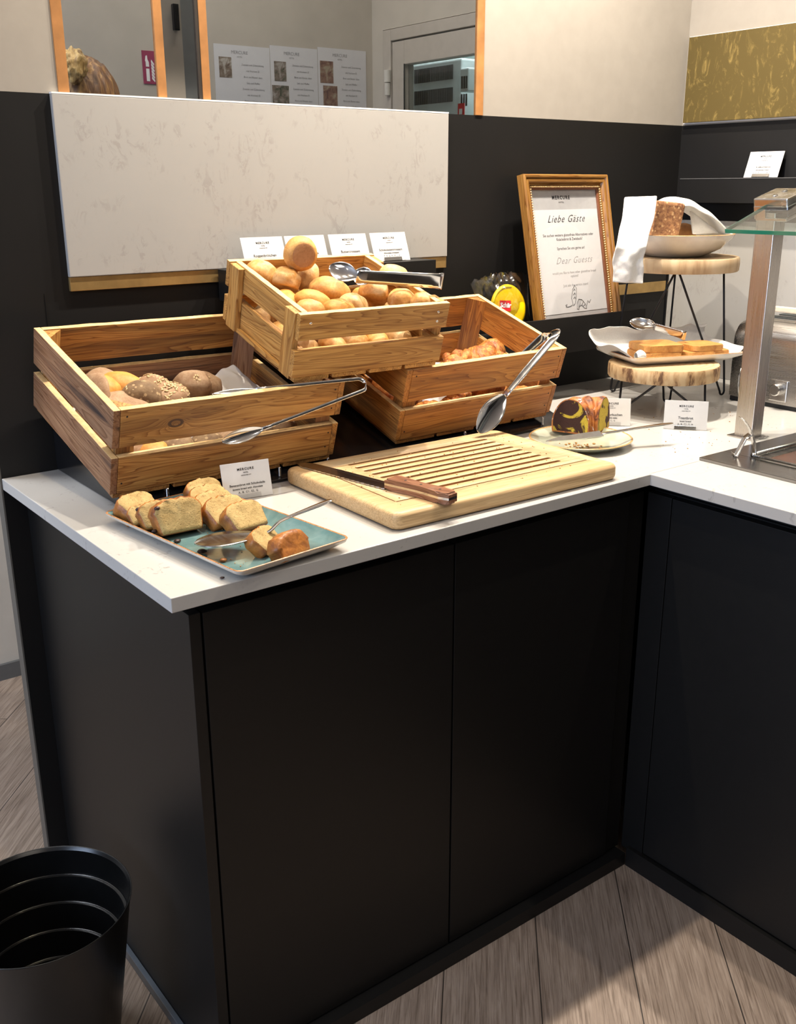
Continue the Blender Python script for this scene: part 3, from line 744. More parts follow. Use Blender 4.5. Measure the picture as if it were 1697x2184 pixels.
for i, (loc, size, rot, mt, cr_, lb) in enumerate([
    ((-0.1123, 0.2350, 0.1119), (.036, .028, .028), (0, .3, -.9), 'roll', .0, 'wheat roll in the back left corner of the top crate'),
    ((-0.0782, 0.2050, 0.1099), (.040, .029, .028), (.2, .5, 1.25), 'roll', .16, 'upright wheat roll split across the middle, left of the topmost roll'),
    ((-0.0207, 0.2200, 0.1088), (.031, .022, .026), (.2, -.8, .8), 'roll_pale', .0, 'pale roll half hidden below the topmost round roll'),
    ((-0.0026, 0.1650, 0.1006), (.043, .029, .028), (.1, .12, -.25), 'roll', .06, 'large oval wheat roll in the centre of the top crate'),
    ((-0.0575, 0.1300, 0.0941), (.038, .025, .024), (.0, .25, -.35), 'roll_gold', .0, 'golden oval roll in front of the large oval roll'),
    ((0.0748, 0.1250, 0.1054), (.038, .030, .029), (.1, .7, 1.1), 'roll', .05, 'upright oval roll leaning to the right beside the tongs'),
    ((0.1103, 0.1380, 0.0972), (.026, .026, .026), (.1, .5, 1.3), 'roll_gold', .0, 'roll tucked behind the upright oval roll'),
    ((0.0155, 0.1050, 0.0932), (.032, .028, .025), (.1, .1, .2), 'roll_pale', .10, 'small floury pale roll against the front slat'),
    ((0.0668, 0.1500, 0.0837), (.030, .026, .024), (.1, .1, 1.2), 'roll_gold', .0, 'roll wedged between the pale roll and the upright roll'),
    ((0.1086, 0.0780, 0.1078), (.029, .024, .024), (0, .1, -.2), 'roll', .04, 'roll lying under the tong arms near the front right'),
    ((0.1218, 0.0360, 0.1195), (.022, .019, .020), (0, .1, .4), 'roll', .0, 'rightmost roll pressed into the front right corner'),
    ((0.1160, 0.1280, 0.1392), (.031, .027, .022), (0, .05, .1), 'roll_pale', .0, 'domed roll at the back right of the top crate'),
    ((-0.1075, 0.0600, 0.1087), (.030, .024, .022), (0, .1, .1), 'roll', .0, 'roll showing only its top at the front left slat'),
    ((-0.0352, 0.0750, 0.0993), (.034, .024, .022), (0, .1, -.1), 'roll_gold', .0, 'roll low behind the front slat below the oval roll')]):
    roll('B', loc, size, rot, mt, 11+i, lb, cr_, G)
for i, (x_, y_, z_, r_, mt) in enumerate([(-.115, .055, .036, .3, 'roll_pale'), (-.055, .05, .04, 1.4, 'roll'), (-.01, .055, .04, .2, 'roll'), (.045, .055, .038, 1.3, 'roll_gold'), (.095, .055, .04, 1.7, 'roll_pale'),
        (.108, .10, .04, 1.5, 'roll'), (-.12, .12, .04, 1.4, 'roll'), (-.12, .20, .04, 1.2, 'roll_pale'), (-.05, .13, .055, .3, 'roll'), (.02, .15, .055, .8, 'roll'), (.08, .16, .06, .1, 'roll'), (-.02, .21, .06, .5, 'roll'), (.06, .23, .06, .9, 'roll'), (.12, .21, .05, .4, 'roll'), (-.10, .16, .085, 1.3, 'roll_gold')]):
    roll('B', (x_, y_, z_), (.036, .026, .024), (0, 0, r_), mt, 40+i, 'wheat roll low in the top crate, half hidden between slats', 0, 'lower layer of wheat rolls in the top crate')
# dark rolls in the left crate
G = 'assorted rolls in the left crate'
def seeds_on(o, n, size, r, sd, tilt=1.0):
    rr = random.Random(sd); bm = bmesh.new()
    for i in range(n):
        th = rr.uniform(0, 2*PI); ph = rr.uniform(0, tilt)
        nrm = V((math.sin(ph)*math.cos(th), math.sin(ph)*math.sin(th), math.cos(ph)))
        p = V((nrm.x*size[0], nrm.y*size[1], nrm.z*size[2]))*1.01
        nn = V((nrm.x/size[0], nrm.y/size[1], nrm.z/size[2])).normalized()
        mt = Matrix.Translation(p) @ nn.to_track_quat('Z', 'Y').to_matrix().to_4x4() @ Matrix.Rotation(rr.uniform(0, PI), 4, 'Z') @ Matrix.Diagonal((r, r*.45, r*.3, 1))
        bmesh.ops.create_icosphere(bm, subdivisions=1, radius=1, matrix=mt)
    s = to_obj('seeds', bm, M['seed'], o, smooth=True); s['kind'] = 'stuff'; return s
for i, (loc, size, rot, mt, lb, sn, pw) in enumerate([
    ((-0.1579, 0.2201, 0.0850), (.016, .042, .034), (.2, .35, .0), 'rye', 'pinkish brown roll standing against the left slats', 0, 1),
    ((-0.1366, 0.2356, 0.0750), (.034, .032, .032), (0, .2, .3), 'roll_gold', 'round tan roll beside the left slats', 0, 1),
    ((-0.0959, 0.2453, 0.0750), (.046, .032, .030), (0, .15, -.45), 'roll_gold', 'smooth golden oval roll in the left crate', 0, 1),
    ((-0.0864, 0.1850, 0.0850), (.036, .030, .030), (0, 0, -.2), 'rye_dark', 'dark grey brown roll with few seeds by the front slat', 10, .9),
    ((-0.0320, 0.1829, 0.0800), (.038, .032, .024), (.1, 0, .1), 'rye', 'roll covered in sunflower seeds in the left crate', 90, 1),
    ((-0.0437, 0.2251, 0.0800), (.034, .026, .024), (.1, .1, -.4), 'rye', 'second sunflower seed roll, behind the dark roll', 60, 1),
    ((0.0270, 0.2110, 0.0780), (.036, .026, .036), (.5, .1, -.1), 'rye', 'squarish rye roll standing on edge with some seeds', 12, .72),
    ((0.0626, 0.2231, 0.0660), (.032, .026, .032), (.5, .3, -.5), 'rye', 'squarish rye roll leaning behind the tongs', 3, .72),
    ((-0.1086, 0.3144, 0.0600), (.036, .028, .024), (0, 0, .2), 'rye', 'grey rye roll at the back left', 0, 1),
    ((-0.1358, 0.1763, 0.0750), (.056, .038, .020), (.15, -.1, -.1), 'rye', 'flat pale rye roll behind the front left corner', 0, .8)]):
    o = roll('A', loc, size, rot, mt, 70+i, lb, 0, G, power=pw, amp=.04)
    if sn: seeds_on(o, sn, size, .0042, i, 1.3)
for i, (x_, y_, z_, r_, mt) in enumerate([(-.165, .07, .045, .2, 'rye'), (-.125, .055, .040, .3, 'roll_gold'), (-.075, .055, .042, .9, 'rye_dark'), (-.02, .05, .042, .2, 'rye_dark'), (.035, .055, .044, .1, 'rye'), (.09, .06, .040, .1, 'rye_dark'), (.14, .06, .044, .3, 'rye'),
        (-.17, .14, .04, 1.4, 'rye'), (-.17, .22, .04, 1.3, 'rye'), (-.10, .16, .045, .6, 'rye'), (-.03, .15, .045, .2, 'rye'), (.05, .16, .045, .1, 'rye_dark'), (.12, .15, .04, .4, 'rye')]):
    roll('A', (x_, y_, z_), (.034, .027, .025), (0, 0, r_), mt, 90+i, 'roll low in the left crate, half hidden between slats', 0, 'lower layer of rolls in the left crate', power=.9)
# liner papers
def liner(k, name, pts, label, mat='liner', cat='napkin', group=None):
    n = len(pts)
    def f(u, v):
        a, b, c, d_ = [V(p) for p in pts]
        p = (a*(1-u)+b*u)*(1-v)+(d_*(1-u)+c*u)*v
        return CM[k] @ (p+V((0, 0, .006*noise.noise(V((u*4, v*4, 3)))+.004*math.sin(u*9+v*3))))
    o = surf(name, f, 12, 12, M[mat], thick=.001); return tag(o, label, cat, group)
liner('A', 'paper_liner', [(-.205, .03, .017), (.19, .03, .017), (.205, .30, .022), (-.205, .30, .022)], 'grey paper liner under the rolls in the left crate', cat='paper liner')
liner('A', 'folded_napkin', [(.095, .19, .055), (.180, .18, .062), (.150, .27, .090), (.085, .26, .062)], 'grey napkin corner standing up behind the tongs in the left crate')
liner('C', 'paper_liner', [(-.10, .06, .014), (.17, .06, .014), (.19, .27, .022), (-.12, .27, .022)], 'pale paper liner under the croissants', 'liner', 'paper liner')
# croissants
def croissant(k, loc, rot, s, seed, label, group='croissants in the right crate', arc=2.5):
    bm = bmesh.new(); n = 72; m_ = 22; rings = []
    for i in range(n+1):
        u = i/n; th = (u-.5)*arc; c = V((math.sin(th)*.048, -math.cos(th)*.048+.02, 0))
        env = max(.0, math.sin(PI*min(max(u, .02), .98)))**.65
        seg = (u*7.0) % 1.0; ridge = 1.05-.34*(seg if u < .5 else 1-seg)**1.5
        r = (.004+.0235*env)*ridge
        tn = V((math.cos(th), math.sin(th), 0)); sd = V((-math.sin(th), math.cos(th), 0)); up = V((0, 0, 1))
        ring = []
        for j in range(m_):
            a = 2*PI*j/m_; rr = r*(1+.10*noise.noise(V((u*16+seed, math.cos(a)*1.5, math.sin(a)*1.5))))
            p = c+sd*math.cos(a)*rr*1.05+up*(math.sin(a)*rr*.92+r*.2)
            ring.append(bm.verts.new(p*s))
        rings.append(ring)
    for a, b in zip(rings[:-1], rings[1:]):
        for j in range(m_): bm.faces.new((a[j], a[(j+1) % m_], b[(j+1) % m_], b[j]))
    bm.faces.new(rings[0][::-1]); bm.faces.new(rings[-1])
    o = to_obj('croissant', bm, M['croissant'], smooth=True); place(o, k, loc, rot); return tag(o, label, 'croissant', group)
for i, (loc, rot, s, lb) in enumerate([
    ((0.0719, 0.1463, 0.1120), (.6, .0, .15), 1.18, 'large ridged croissant on top of the pile'),
    ((-0.0069, 0.1318, 0.1040), (.6, .2, .9), .95, 'croissant half hidden by the stacked crate'),
    ((-0.0089, 0.0784, 0.1180), (.5, -.1, -.3), .72, 'croissant end in front of the large one at the front slat'),
    ((-0.0536, 0.0973, 0.1080), (.3, .1, .2), .8, 'croissant under the front corner of the stacked crate'),
    ((0.1325, 0.1249, 0.1000), (.5, .1, -.5), .92, 'croissant to the right of the large one'),
    ((0.1675, 0.1153, 0.0980), (.5, .1, -1.0), .66, 'rightmost croissant, under the inner tong arm'),
    ((0.1696, 0.2148, 0.0760), (.1, .1, .5), 1.0, 'croissant lying behind the pile')]):
    croissant('C', loc, rot, s, i*3, lb)
for i, (x_, y_, r_) in enumerate([(-.12, .06, .1), (-.05, .065, .4), (.145, .06, -.1), (.02, .12, 1.2), (-.10, .15, .5), (.10, .14, .2), (0, .20, .2)]):
    croissant('C', (x_, y_, .038), (.1, 0, r_), .95, 30+i, 'croissant low in the right crate, half hidden between slats', 'lower layer of croissants in the right crate')
for i, (x_, y_, r_, lb) in enumerate([(.055, .048, .0, 'smooth brown chocolate pastry seen through the front gap of the right crate'), (-.165, .12, 1.5, 'smooth brown chocolate pastry seen through the left gap of the right crate')]):
    o = to_obj('chocolate_pastry', blob((.046, .022, .018), 200+i, .03, power=.85), M['croissant'], smooth=True); place(o, 'C', (x_, y_, .056 if i else .07), (0, 0, r_)); tag(o, lb, 'pastry')

# ================================================================== UTENSILS
def frame_of(d, nrm):
    d = V(d).normalized(); n = V(nrm); n = (n-d*n.dot(d)).normalized(); return d, n, d.cross(n)
def spoon(bm, base, tip, nrm, w, depth, th=.0009, nl=36, nw=20):
    """oval bowl between base and tip, hollow towards nrm"""
    base, tip = V(base), V(tip); d, n, s = frame_of(tip-base, nrm); Ln = (tip-base).length
    top, bot = [], []
    for i in range(nl+1):
        u = i/nl; hw = w/2*max(.02, math.sin(PI*min(1, u*.985+.005))**.62)*(.92+.16*u); ra, rb = [], []
        for j in range(nw+1):
            v = 2*j/nw-1; dz = -depth*(1-v*v)*math.sin(PI*u)**.8
            p = base+d*(u*Ln)+s*(v*hw)+n*dz; ra.append(bm.verts.new(p)); rb.append(bm.verts.new(p-n*th))
        top.append(ra); bot.append(rb)
    for i in range(nl):
        for j in range(nw):
            bm.faces.new((top[i][j], top[i+1][j], top[i+1][j+1], top[i][j+1])); bm.faces.new((bot[i][j], bot[i][j+1], bot[i+1][j+1], bot[i+1][j]))
        for jj in (0, nw): bm.faces.new((top[i][jj], bot[i][jj], bot[i+1][jj], top[i+1][jj]))
    for ii in (0, nl):
        for j in range(nw): bm.faces.new((top[ii][j], top[ii][j+1], bot[ii][j+1], bot[ii][j]))
def strip(bm, pts, nrm, w, th):
    tube(bm, pts, 1, 12, True, up=nrm, flat=[(th, a) for a in w] if isinstance(w, list) else (th, w))
def tongs(label, bend, n1, t1, n2, t2, wdir, w=.0065, sw=.030, group=None, nrm1=None, nrm2=None, loopr=.012, ribbed=False):
    """bend: spring end; n1/n2: necks where bowls start; t1/t2: bowl tips; wdir: direction across the arm"""
    bend, n1, t1, n2, t2 = map(V, (bend, n1, t1, n2, t2)); wdir = V(wdir).normalized()
    t = thing('serving_tongs', label, 'tongs', (0, 0, 0), group=group)
    d1 = (n1-bend).normalized(); d2 = (n2-bend).normalized(); bis = (d1+d2).normalized(); ax = (d1-d2); ax = (ax-bis*ax.dot(bis)).normalized()
    loop = [bend+bis*loopr+V(ax)*loopr*math.cos(a)-bis*loopr*math.sin(a)*1.0 for a in [PI*i/10 for i in range(11)]]
    bm = bmesh.new()
    arm1 = [loop[0]+(n1-loop[0])*k/8 for k in range(9)]
    arm2 = [loop[-1]+(n2-loop[-1])*k/8 for k in range(9)]
    path = arm1[::-1]+loop[1:-1]+arm2
    ww = [w*(.55+.45*min(1, abs(i-len(path)/2)/9.0*0+1-abs(i-len(path)/2)/(len(path)/2)*.6)) for i in range(len(path))]
    # width along wdir: 'up' of the sweep is the thin direction
    prev = None; rings = []; n = 12
    for i, p in enumerate(path):
        d = (path[min(i+1, len(path)-1)]-path[max(i-1, 0)]).normalized()
        wd = (wdir-d*wdir.dot(d)).normalized(); th = d.cross(wd)
        rings.append([bm.verts.new(p+wd*ww[i]*math.cos(2*PI*k/n)+th*.0011*math.sin(2*PI*k/n)) for k in range(n)])
    for a, b in zip(rings[:-1], rings[1:]):
        for k in range(n): bm.faces.new((a[k], a[(k+1) % n], b[(k+1) % n], b[k]))
    bm.faces.new(rings[0][::-1]); bm.faces.new(rings[-1])
    o = to_obj('spring_arms', bm, M['chrome'], t, smooth=True)
    for (a, b, nn, sg) in ((n1, t1, nrm1, 1), (n2, t2, nrm2, -1)):
        bm = bmesh.new(); dd = (b-a).normalized(); nn = V(nn) if nn is not None else dd.cross(wdir)*sg
        spoon(bm, a-dd*.002, b, nn, sw, .006)
        so = to_obj('spoon_head', bm, M['chrome'], t, smooth=True)
    return t
# left crate: one arm inside, the other hanging outside the front slat
tongs('steel tongs straddling the front slat of the left crate', (0.5643, 0.3400, 1.0725), (0.3522, 0.3750, 1.0821), (0.2722, 0.3850, 1.0813), (0.3344, 0.3250, 1.0222), (0.2559, 0.3250, 1.0117), (0, -.3, -1), w=.0040, sw=.024, nrm1=(0, -.2, 1), nrm2=(0, -1, .2), loopr=.013)
# right crate tongs
tongs('steel tongs hooked over the front right of the croissant crate', (1.0511, 0.3300, 1.1290), (1.0057, 0.3850, 1.0710), (0.9398, 0.4150, 1.0205), (0.9101, 0.3300, 1.0090), (0.8350, 0.3250, 0.9425), (.75, -.55, .45), w=.0100, sw=.050, nrm2=(-.3, -1, .3), nrm1=(0, 0, 1), loopr=.023)
# top crate: tongs lying on the rolls
t = tongs('steel tongs lying on the wheat rolls in the top crate', *[CM['B'] @ V(q_) for q_ in ((0.1779, 0.0520, 0.1525), (0.0454, 0.0950, 0.1503), (0.0188, 0.1250, 0.1490), (-0.0061, 0.0750, 0.1631), (-0.0422, 0.1150, 0.1702))], (0, -.25, 1), w=.016, sw=.040, nrm1=(-.3, -.8, .5), nrm2=(-.3, -.8, .5), loopr=.012)
# ================================================================== CUTTING BOARD
t = thing('cutting_board', 'thick beech bread board with crumb grooves at the counter edge', 'cutting board', (.657, .196, H+.0005), (0, 0, math.radians(-1.4)))
bw_, bd_, bt_ = .514, .350, .030
def rring(hw, hd, z, rr, n=8):
    o = []
    for (sx, sy, a0) in ((1, 1, 0), (-1, 1, PI/2), (-1, -1, PI), (1, -1, 1.5*PI)):
        for k in range(n+1):
            a = a0+PI/2*k/n; o.append((sx*(hw-rr)+rr*math.cos(a), sy*(hd-rr)+rr*math.sin(a), z))
    return o
bm = bmesh.new(); e_ = .009; lv = []
for k in range(6): a = PI/2*k/5; lv.append((e_*(1-math.sin(a)), e_*(1-math.cos(a))))
lv += [(e_*(1-math.cos(PI/2*k/5)), bt_-e_+e_*math.sin(PI/2*k/5)) for k in range(6)]
rs_ = [[bm.verts.new(p) for p in rring(bw_/2-i_, bd_/2-i_, z_, .018-i_*.9)] for i_, z_ in lv]
for a, b in zip(rs_[:-1], rs_[1:]):
    for k in range(len(a)): bm.faces.new((a[k], a[(k+1) % len(a)], b[(k+1) % len(a)], b[k]))
bm.faces.new(rs_[0][::-1]); bm.faces.new(rs_[-1])
body = autosmooth(to_obj('board', bm, M['beech'], t), 40)
cut = bmesh.new()
for i in range(10):
    y_ = -.120+i*.0262
    hw = .0016 if i in (0,) else .0046
    x0_, x1_ = (-.2146, .225) if i == 0 else (-.150, .178)
    n = 10; pts = [(x1_+hw*math.cos(a), y_+hw*math.sin(a)) for a in [-PI/2+PI*k/n for k in range(n+1)]]+[(x0_+hw*math.cos(a), y_+hw*math.sin(a)) for a in [PI/2+PI*k/n for k in range(n+1)]]
    prism(cut, pts, bt_-.005, bt_+.01)
prism(cut, [(-.2172, -.118), (-.2145, -.118), (-.2145, .125), (-.2172, .125)], bt_-.0012, bt_+.01)
co = to_obj('cutter', cut, None, None, mats=[M['beech'], M['groove']])
for p_ in co.data.polygons: p_.material_index = 1
mo = body.modifiers.new('Grooves', 'BOOLEAN'); mo.object = co; mo.operation = 'DIFFERENCE'; mo.solver = 'EXACT'
body.data.materials.append(M['groove'])
mo.material_mode = 'INDEX'
bpy.context.view_layer.update(); co.parent = t; bpy.context.view_layer.update()
dg = bpy.context.evaluated_depsgraph_get(); nm = bpy.data.meshes.new_from_object(body.evaluated_get(dg))
body.modifiers.clear(); body.data = nm; bpy.data.objects.remove(co)
# bread knife
kb, km, ke = V((0.4387, 0.3751, 0.9390)), V((0.4775, 0.1489, 0.9390)), V((0.4788, 0.0106, 0.9410))
t = thing('bread_knife', 'bread knife with rosewood handle lying on the cutting board', 'knife', km)
d = (km-kb); d.z = 0; Lb = d.length; d.normalize(); ang = math.atan2(d.y, d.x)+PI/2   # local -y -> handle direction
t.rotation_euler = (0, 0, ang); t.location = (km.x, km.y, .9305)
Lh = (ke-km).length
bm = bmesh.new()
pts = [(-.015, .0), (.015, -.002)]
prof = [(.017, 0), (.0175, Lb*.6), (.015, Lb*.9), (.006, Lb), (-.010, Lb*.985), (-.0165, Lb*.9)]
N_ = 34
for i in range(N_): prof.append((-.0165+(.0018 if i % 2 else 0), Lb*.9*(1-(i+1)/N_)))
prism(bm, prof, .0012, .0030)
to_obj('blade', bm, M['blade'], t)['label'] = 'serrated steel blade'
def hdl(bm, z0, z1, ins=0):
    n = 14; out = []
    for i in range(n+1):
        u = i/n; out.append((.0145-ins+.003*math.cos(u*2*PI)-(.006*max(0, u-.85)/.15), -u*Lh))
    for i in range(n+1):
        u = 1-i/n; out.append((-.0125+ins-.002*math.cos(u*2*PI)+(.005*max(0, u-.85)/.15), -u*Lh))
    prism(bm, out, z0, z1)
bm = bmesh.new(); hdl(bm, .0085, .0125); o = to_obj('tang', bm, M['satin'], t)
hs = None
for z0, z1 in ((.0005, .0083), (.0127, .0205)):
    bm = bmesh.new(); hdl(bm, z0, z1); es = [e for e in bm.edges if abs(e.verts[0].co.z-e.verts[1].co.z) < 1e-6 and abs(e.verts[0].co.z-(z0 if z0 < .01 else z1)) < 1e-5]
    bmesh.ops.bevel(bm, geom=es, offset=.003, segments=3, affect='EDGES'); hs = autosmooth(to_obj('handle_scale', bm, M['handle_wood'], t), 50)
for yy in (-.25, -.5, -.8):
    bm = bmesh.new(); lathe(bm, [(0, .0209), (.0024, .0207), (.0024, .019), (0, .019)], 14, mtx=Matrix.Translation((.001, yy*Lh, 0))); to_obj('rivet', bm, M['frame_dark'], hs)
# ================================================================== BLUE PLATE + BANANA BREAD
t = thing('rectangular_plate', 'rectangular blue-green glazed plate with rust brown rim at the counter corner', 'plate', (.163+.010, .168+.012, H+.0005), (0, 0, math.radians(6.6)))
def rect_plate(t, w, d_, h, mat_in, mat_out, inset=.022, r=.012):
    def ring(hw, hd, z, rr, n=5):
        o = []
        for (sx, sy, a0) in ((1, 1, 0), (-1, 1, PI/2), (-1, -1, PI), (1, -1, 1.5*PI)):
            for k in range(n+1):
                a = a0+PI/2*k/n; o.append((sx*(hw-rr)+rr*math.cos(a), sy*(hd-rr)+rr*math.sin(a), z))
        return o
    def loft(rs, capb):
        bm = bmesh.new(); R_ = [[bm.verts.new(p) for p in r_] for r_ in rs]
        for a, b in zip(R_[:-1], R_[1:]):
            for i in range(len(a)): bm.faces.new((a[i], a[(i+1) % len(a)], b[(i+1) % len(a)], b[i]))
        if capb: bm.faces.new(R_[0])
        return bm
    ow, od = w/2, d_/2; iw, idp = ow-inset, od-inset
    bm = loft([ring(iw-.004, idp-.004, .0052, r), ring(iw, idp, .0056, r), ring(ow-.006, od-.006, h*.82, r), ring(ow-.0025, od-.0025, h-.0004, r)], True)
    to_obj('glazed_well', bm, M[mat_in], t, smooth=True)
    bm = loft([ring(ow-.0025, od-.0025, h-.0004, r), ring(ow-.001, od-.001, h+.0007, r), ring(ow, od, h-.0007, r)], False)
    rm = to_obj('rim', bm, M['rim'], t, smooth=True); rm['label'] = 'rust brown speckled rim'
    bm = loft([ring(iw-.004, idp-.004, 0, r), ring(iw+.002, idp+.002, .002, r), ring(ow-.002, od-.002, h*.7, r), ring(ow, od, h-.0007, r)], True)
    to_obj('outside', bm, M[mat_out], t, smooth=True)
rect_plate(t, .205, .375, .020, 'blue', 'porcelain')
PLZ = H+.0065
def slice_obj(name, loc, rot, s, label, seed, th=.016, w=.070, h=.042, group='banana bread slices on the blue plate', parent=None, mats=('bcrust', 'bcrumb'), cat='cake slice', domed=.005):
    """a loaf slice: w along x, h along z, th along y, base centre at the origin"""
    n = 40; out = []
    rr = random.Random(seed)
    for i in range(n):
        u = i/(n-1); out.append((( -w*.5+w*u)*1.0, h+domed*math.sin(PI*u)**.7+.0025*noise.noise(V((u*9, seed, 0)))-(.012*(abs(u-.5)*2)**6)))
    side = [(w*.5-.002, h*.6), (w*.43, .004), (w*.41, 0), (-w*.41, 0), (-w*.43, .004), (-w*.5+.002, h*.6)]
    outline = out[::-1]
    outline = out + side
    bm = bmesh.new(); ly = []
    for yv, ins in ((-th/2, .0018), (-th/2+.0015, 0), (th/2-.0015, 0), (th/2, .0018)):
        row = []
        for (x_, z_) in outline:
            cx, cz = 0, h*.5
            f = 1-ins/max(.02, math.hypot(x_, z_-cz)); row.append(bm.verts.new(V((x_*f, yv+.0012*noise.noise(V((x_*60, z_*60, seed))), cz+(z_-cz)*f))))
        ly.append(row)
    m_ = len(outline)
    for a, b in zip(ly[:-1], ly[1:]):
        for i in range(m_):
            f = bm.faces.new((a[i], a[(i+1) % m_], b[(i+1) % m_], b[i])); f.material_index = 0
    # faces: crumb, as a fan with relief
    for row, yv, sg in ((ly[0], -th/2, -1), (ly[-1], th/2, 1)):
        prev = row
        for k, fr in enumerate((.93, .7, .45, .2)):
            cur = []
            for (x_, z_), v0 in zip(outline, row):
                px_, pz_ = x_*fr, h*.5+(z_-h*.5)*fr
                cur.append(bm.verts.new(V((px_, yv+sg*(.0008+.0016*noise.noise(V((px_*120, pz_*120, seed)))), pz_))))
            for i in range(m_):
                f = bm.faces.new((prev[i], prev[(i+1) % m_], cur[(i+1) % m_], cur[i])); f.material_index = 1 if k > 0 else 0 if False else 1
            prev = cur
        f = bm.faces.new(prev); f.material_index = 1
    bmesh.ops.scale(bm, vec=V((s, s, s)), verts=bm.verts)
    o = to_obj(name, bm, None, parent, smooth=True, mats=[M[mats[0]], M[mats[1]]])
    o.location = loc; o.rotation_euler = rot
    return tag(o, label, cat, group)
def chips(o, pts, r=.004):
    for k, p in enumerate(pts):
        bm = bmesh.new(); bmesh.ops.create_icosphere(bm, subdivisions=2, radius=r, matrix=Matrix.Translation(V(p)) @ Matrix.Diagonal((1, .8, .7, 1)))
        c = to_obj('chocolate_chip', bm, M['crumb_dark'], o, smooth=True); c['label'] = 'dark chocolate chip on the crust'
def on(p, z=None): return (p[0], p[1], PLZ if z is None else z)
rad = math.radians
SL = [
 ((0.1029, 0.3155, 0.9070), 16, 58, 1.0, .026, 'banana bread slice lying flattest at the left end of the plate'),
 ((0.0895, 0.2780, 0.9070), -4, 42, .74, .016, 'thin banana bread slice tucked between the leftmost and the dark-spotted slices'),
 ((0.1021, 0.2480, 0.9070), -4, 34, .95, .020, 'banana bread slice with dark spots, behind the front slice'),
 ((0.1150, 0.2096, 0.9070), -2, 22, 1.16, .024, 'front banana bread slice with a big chocolate chip on its edge'),
 ((0.2274, 0.3210, 0.9070), 12, 52, 1.02, .018, 'rearmost banana bread slice by the name card'),
 ((0.2130, 0.2797, 0.9070), 10, 52, 1.04, .018, 'banana bread slice with a dark chip on top, second from the card'),
 ((0.2017, 0.2385, 0.9070), 8, 50, 1.06, .018, 'banana bread slice third from the card'),
 ((0.1968, 0.1945, 0.9070), 8, 48, 1.08, .022, 'thick banana bread slice second from the front of the right row'),
 ((0.2057, 0.1503, 0.9070), 10, 44, 1.04, .024, 'banana bread slice at the front of the right row, above the server')]
for i, (p, yaw, lean, s, th, lb) in enumerate(SL):
    yy = rad(yaw)
    o = slice_obj('banana_bread_slice', on(p, PLZ+.004), (-rad(lean), 0, yy), s, lb, i+1, th)
    if i in (2, 3, 5, 8): chips(o, {2: [(-.030*s, -.002, .038*s)], 3: [(-.028*s, -th*.5*s, .037*s), (-.034*s, 0, .010)], 5: [(.004, -.002, .046*s), (.016, .002, .046*s)], 8: [(-.024, 0, .041*s)]}[i], .0048)
o = slice_obj('banana_bread_slice', on((0.1880, 0.0545, 0.9070), PLZ+.002), (-rad(48), 0, rad(30)), .86, 'leftover banana bread slice showing its cut face beside the server', 31, .024)
o = slice_obj('banana_bread_end', on((0.1976, 0.0123, 0.9070), PLZ+.002), (-rad(24), 0, rad(20)), .90, 'brown crusty end piece of banana bread at the front rim of the plate', 33, .026, mats=('bcrust', 'bcrust'), group=None, w=.080, h=.032, domed=.012)
# crumbs on the plate (small countable pieces)
for i, ((px_), s, mt, lb) in enumerate([((0.1137, 0.0661, 0.9075), .0045, 'bcrust', 'square orange crumb on the blue plate'), ((0.0976, 0.1830, 0.9075), .0045, 'crumb_dark', 'dark chocolate piece under the front slice'), ((0.1058, 0.1167, 0.9075), .006, 'crumb_dark', 'dark chocolate smear below the server blade'), ((0.0875, 0.0201, 0.9015), .0028, 'crumb_dark', 'chocolate crumb on the worktop below the plate corner')]):
    o = to_obj('crumb', blob((s*1.3, s, s*.6), 300+i, .15, sub=2), M[mt], smooth=True); o.location = (px_[0], px_[1], px_[2]+s*.25); tag(o, lb, 'crumb')
# cake server
c0, c1, c2, c3 = V((0.0938, 0.1162, 0.9250)), V((0.1908, 0.0708, 0.9320)), V((0.2242, 0.0685, 0.9500)), V((0.2830, 0.0344, 0.9750))
t = thing('cake_server', 'steel cake server with leaf-shaped blade resting on the blue plate', 'cake server', (0, 0, 0))
bm = bmesh.new(); d, n, s = frame_of(c1-c0, (0, 0, 1)); Ln = (c1-c0).length; a_, b_ = [], []
for k in range(25):
    u = k/24; hw = .034*(math.sin(PI*(u**.8))**.8)*(1-.25*u)+.0015
    a_.append(c0+d*u*Ln+s*hw+n*.0); b_.append(c0+d*u*Ln-s*hw)
N2 = 6
rows = []
for p, q in zip(a_, b_): rows.append([p.lerp(q, j/N2)-n*.002*math.sin(PI*j/N2) for j in range(N2+1)])
tp = [[bm.verts.new(p+n*.0006) for p in r] for r in rows]; bt = [[bm.verts.new(p-n*.0006) for p in r] for r in rows]
for i in range(24):
    for j in range(N2): bm.faces.new((tp[i][j], tp[i+1][j], tp[i+1][j+1], tp[i][j+1])); bm.faces.new((bt[i][j], bt[i][j+1], bt[i+1][j+1], bt[i+1][j]))
    for j in (0, N2): bm.faces.new((tp[i][j], bt[i][j], bt[i+1][j], tp[i+1][j]))
to_obj('blade', bm, M['blade'], t, smooth=True)
bm = bmesh.new(); cp = [c1-d*.006, c1+d*.006+n*.002, c1.lerp(c2, .5)+V((0, 0, .004)), c2, c2.lerp(c3, .35), c2.lerp(c3, .7), c3.lerp(c2, .05), c3]
tube(bm, cp, 1, 14, True, up=(0, 0, 1), flat=[(.0022, .004), (.0025, .0032), (.0026, .0030), (.0022, .0042), (.002, .0058), (.0022, .0082), (.0018, .0072), (.001, .003)])
o = to_obj('handle', bm, M['chrome'], t, smooth=True); mo = o.modifiers.new('S', 'SUBSURF'); mo.levels = 2; mo.render_levels = 2

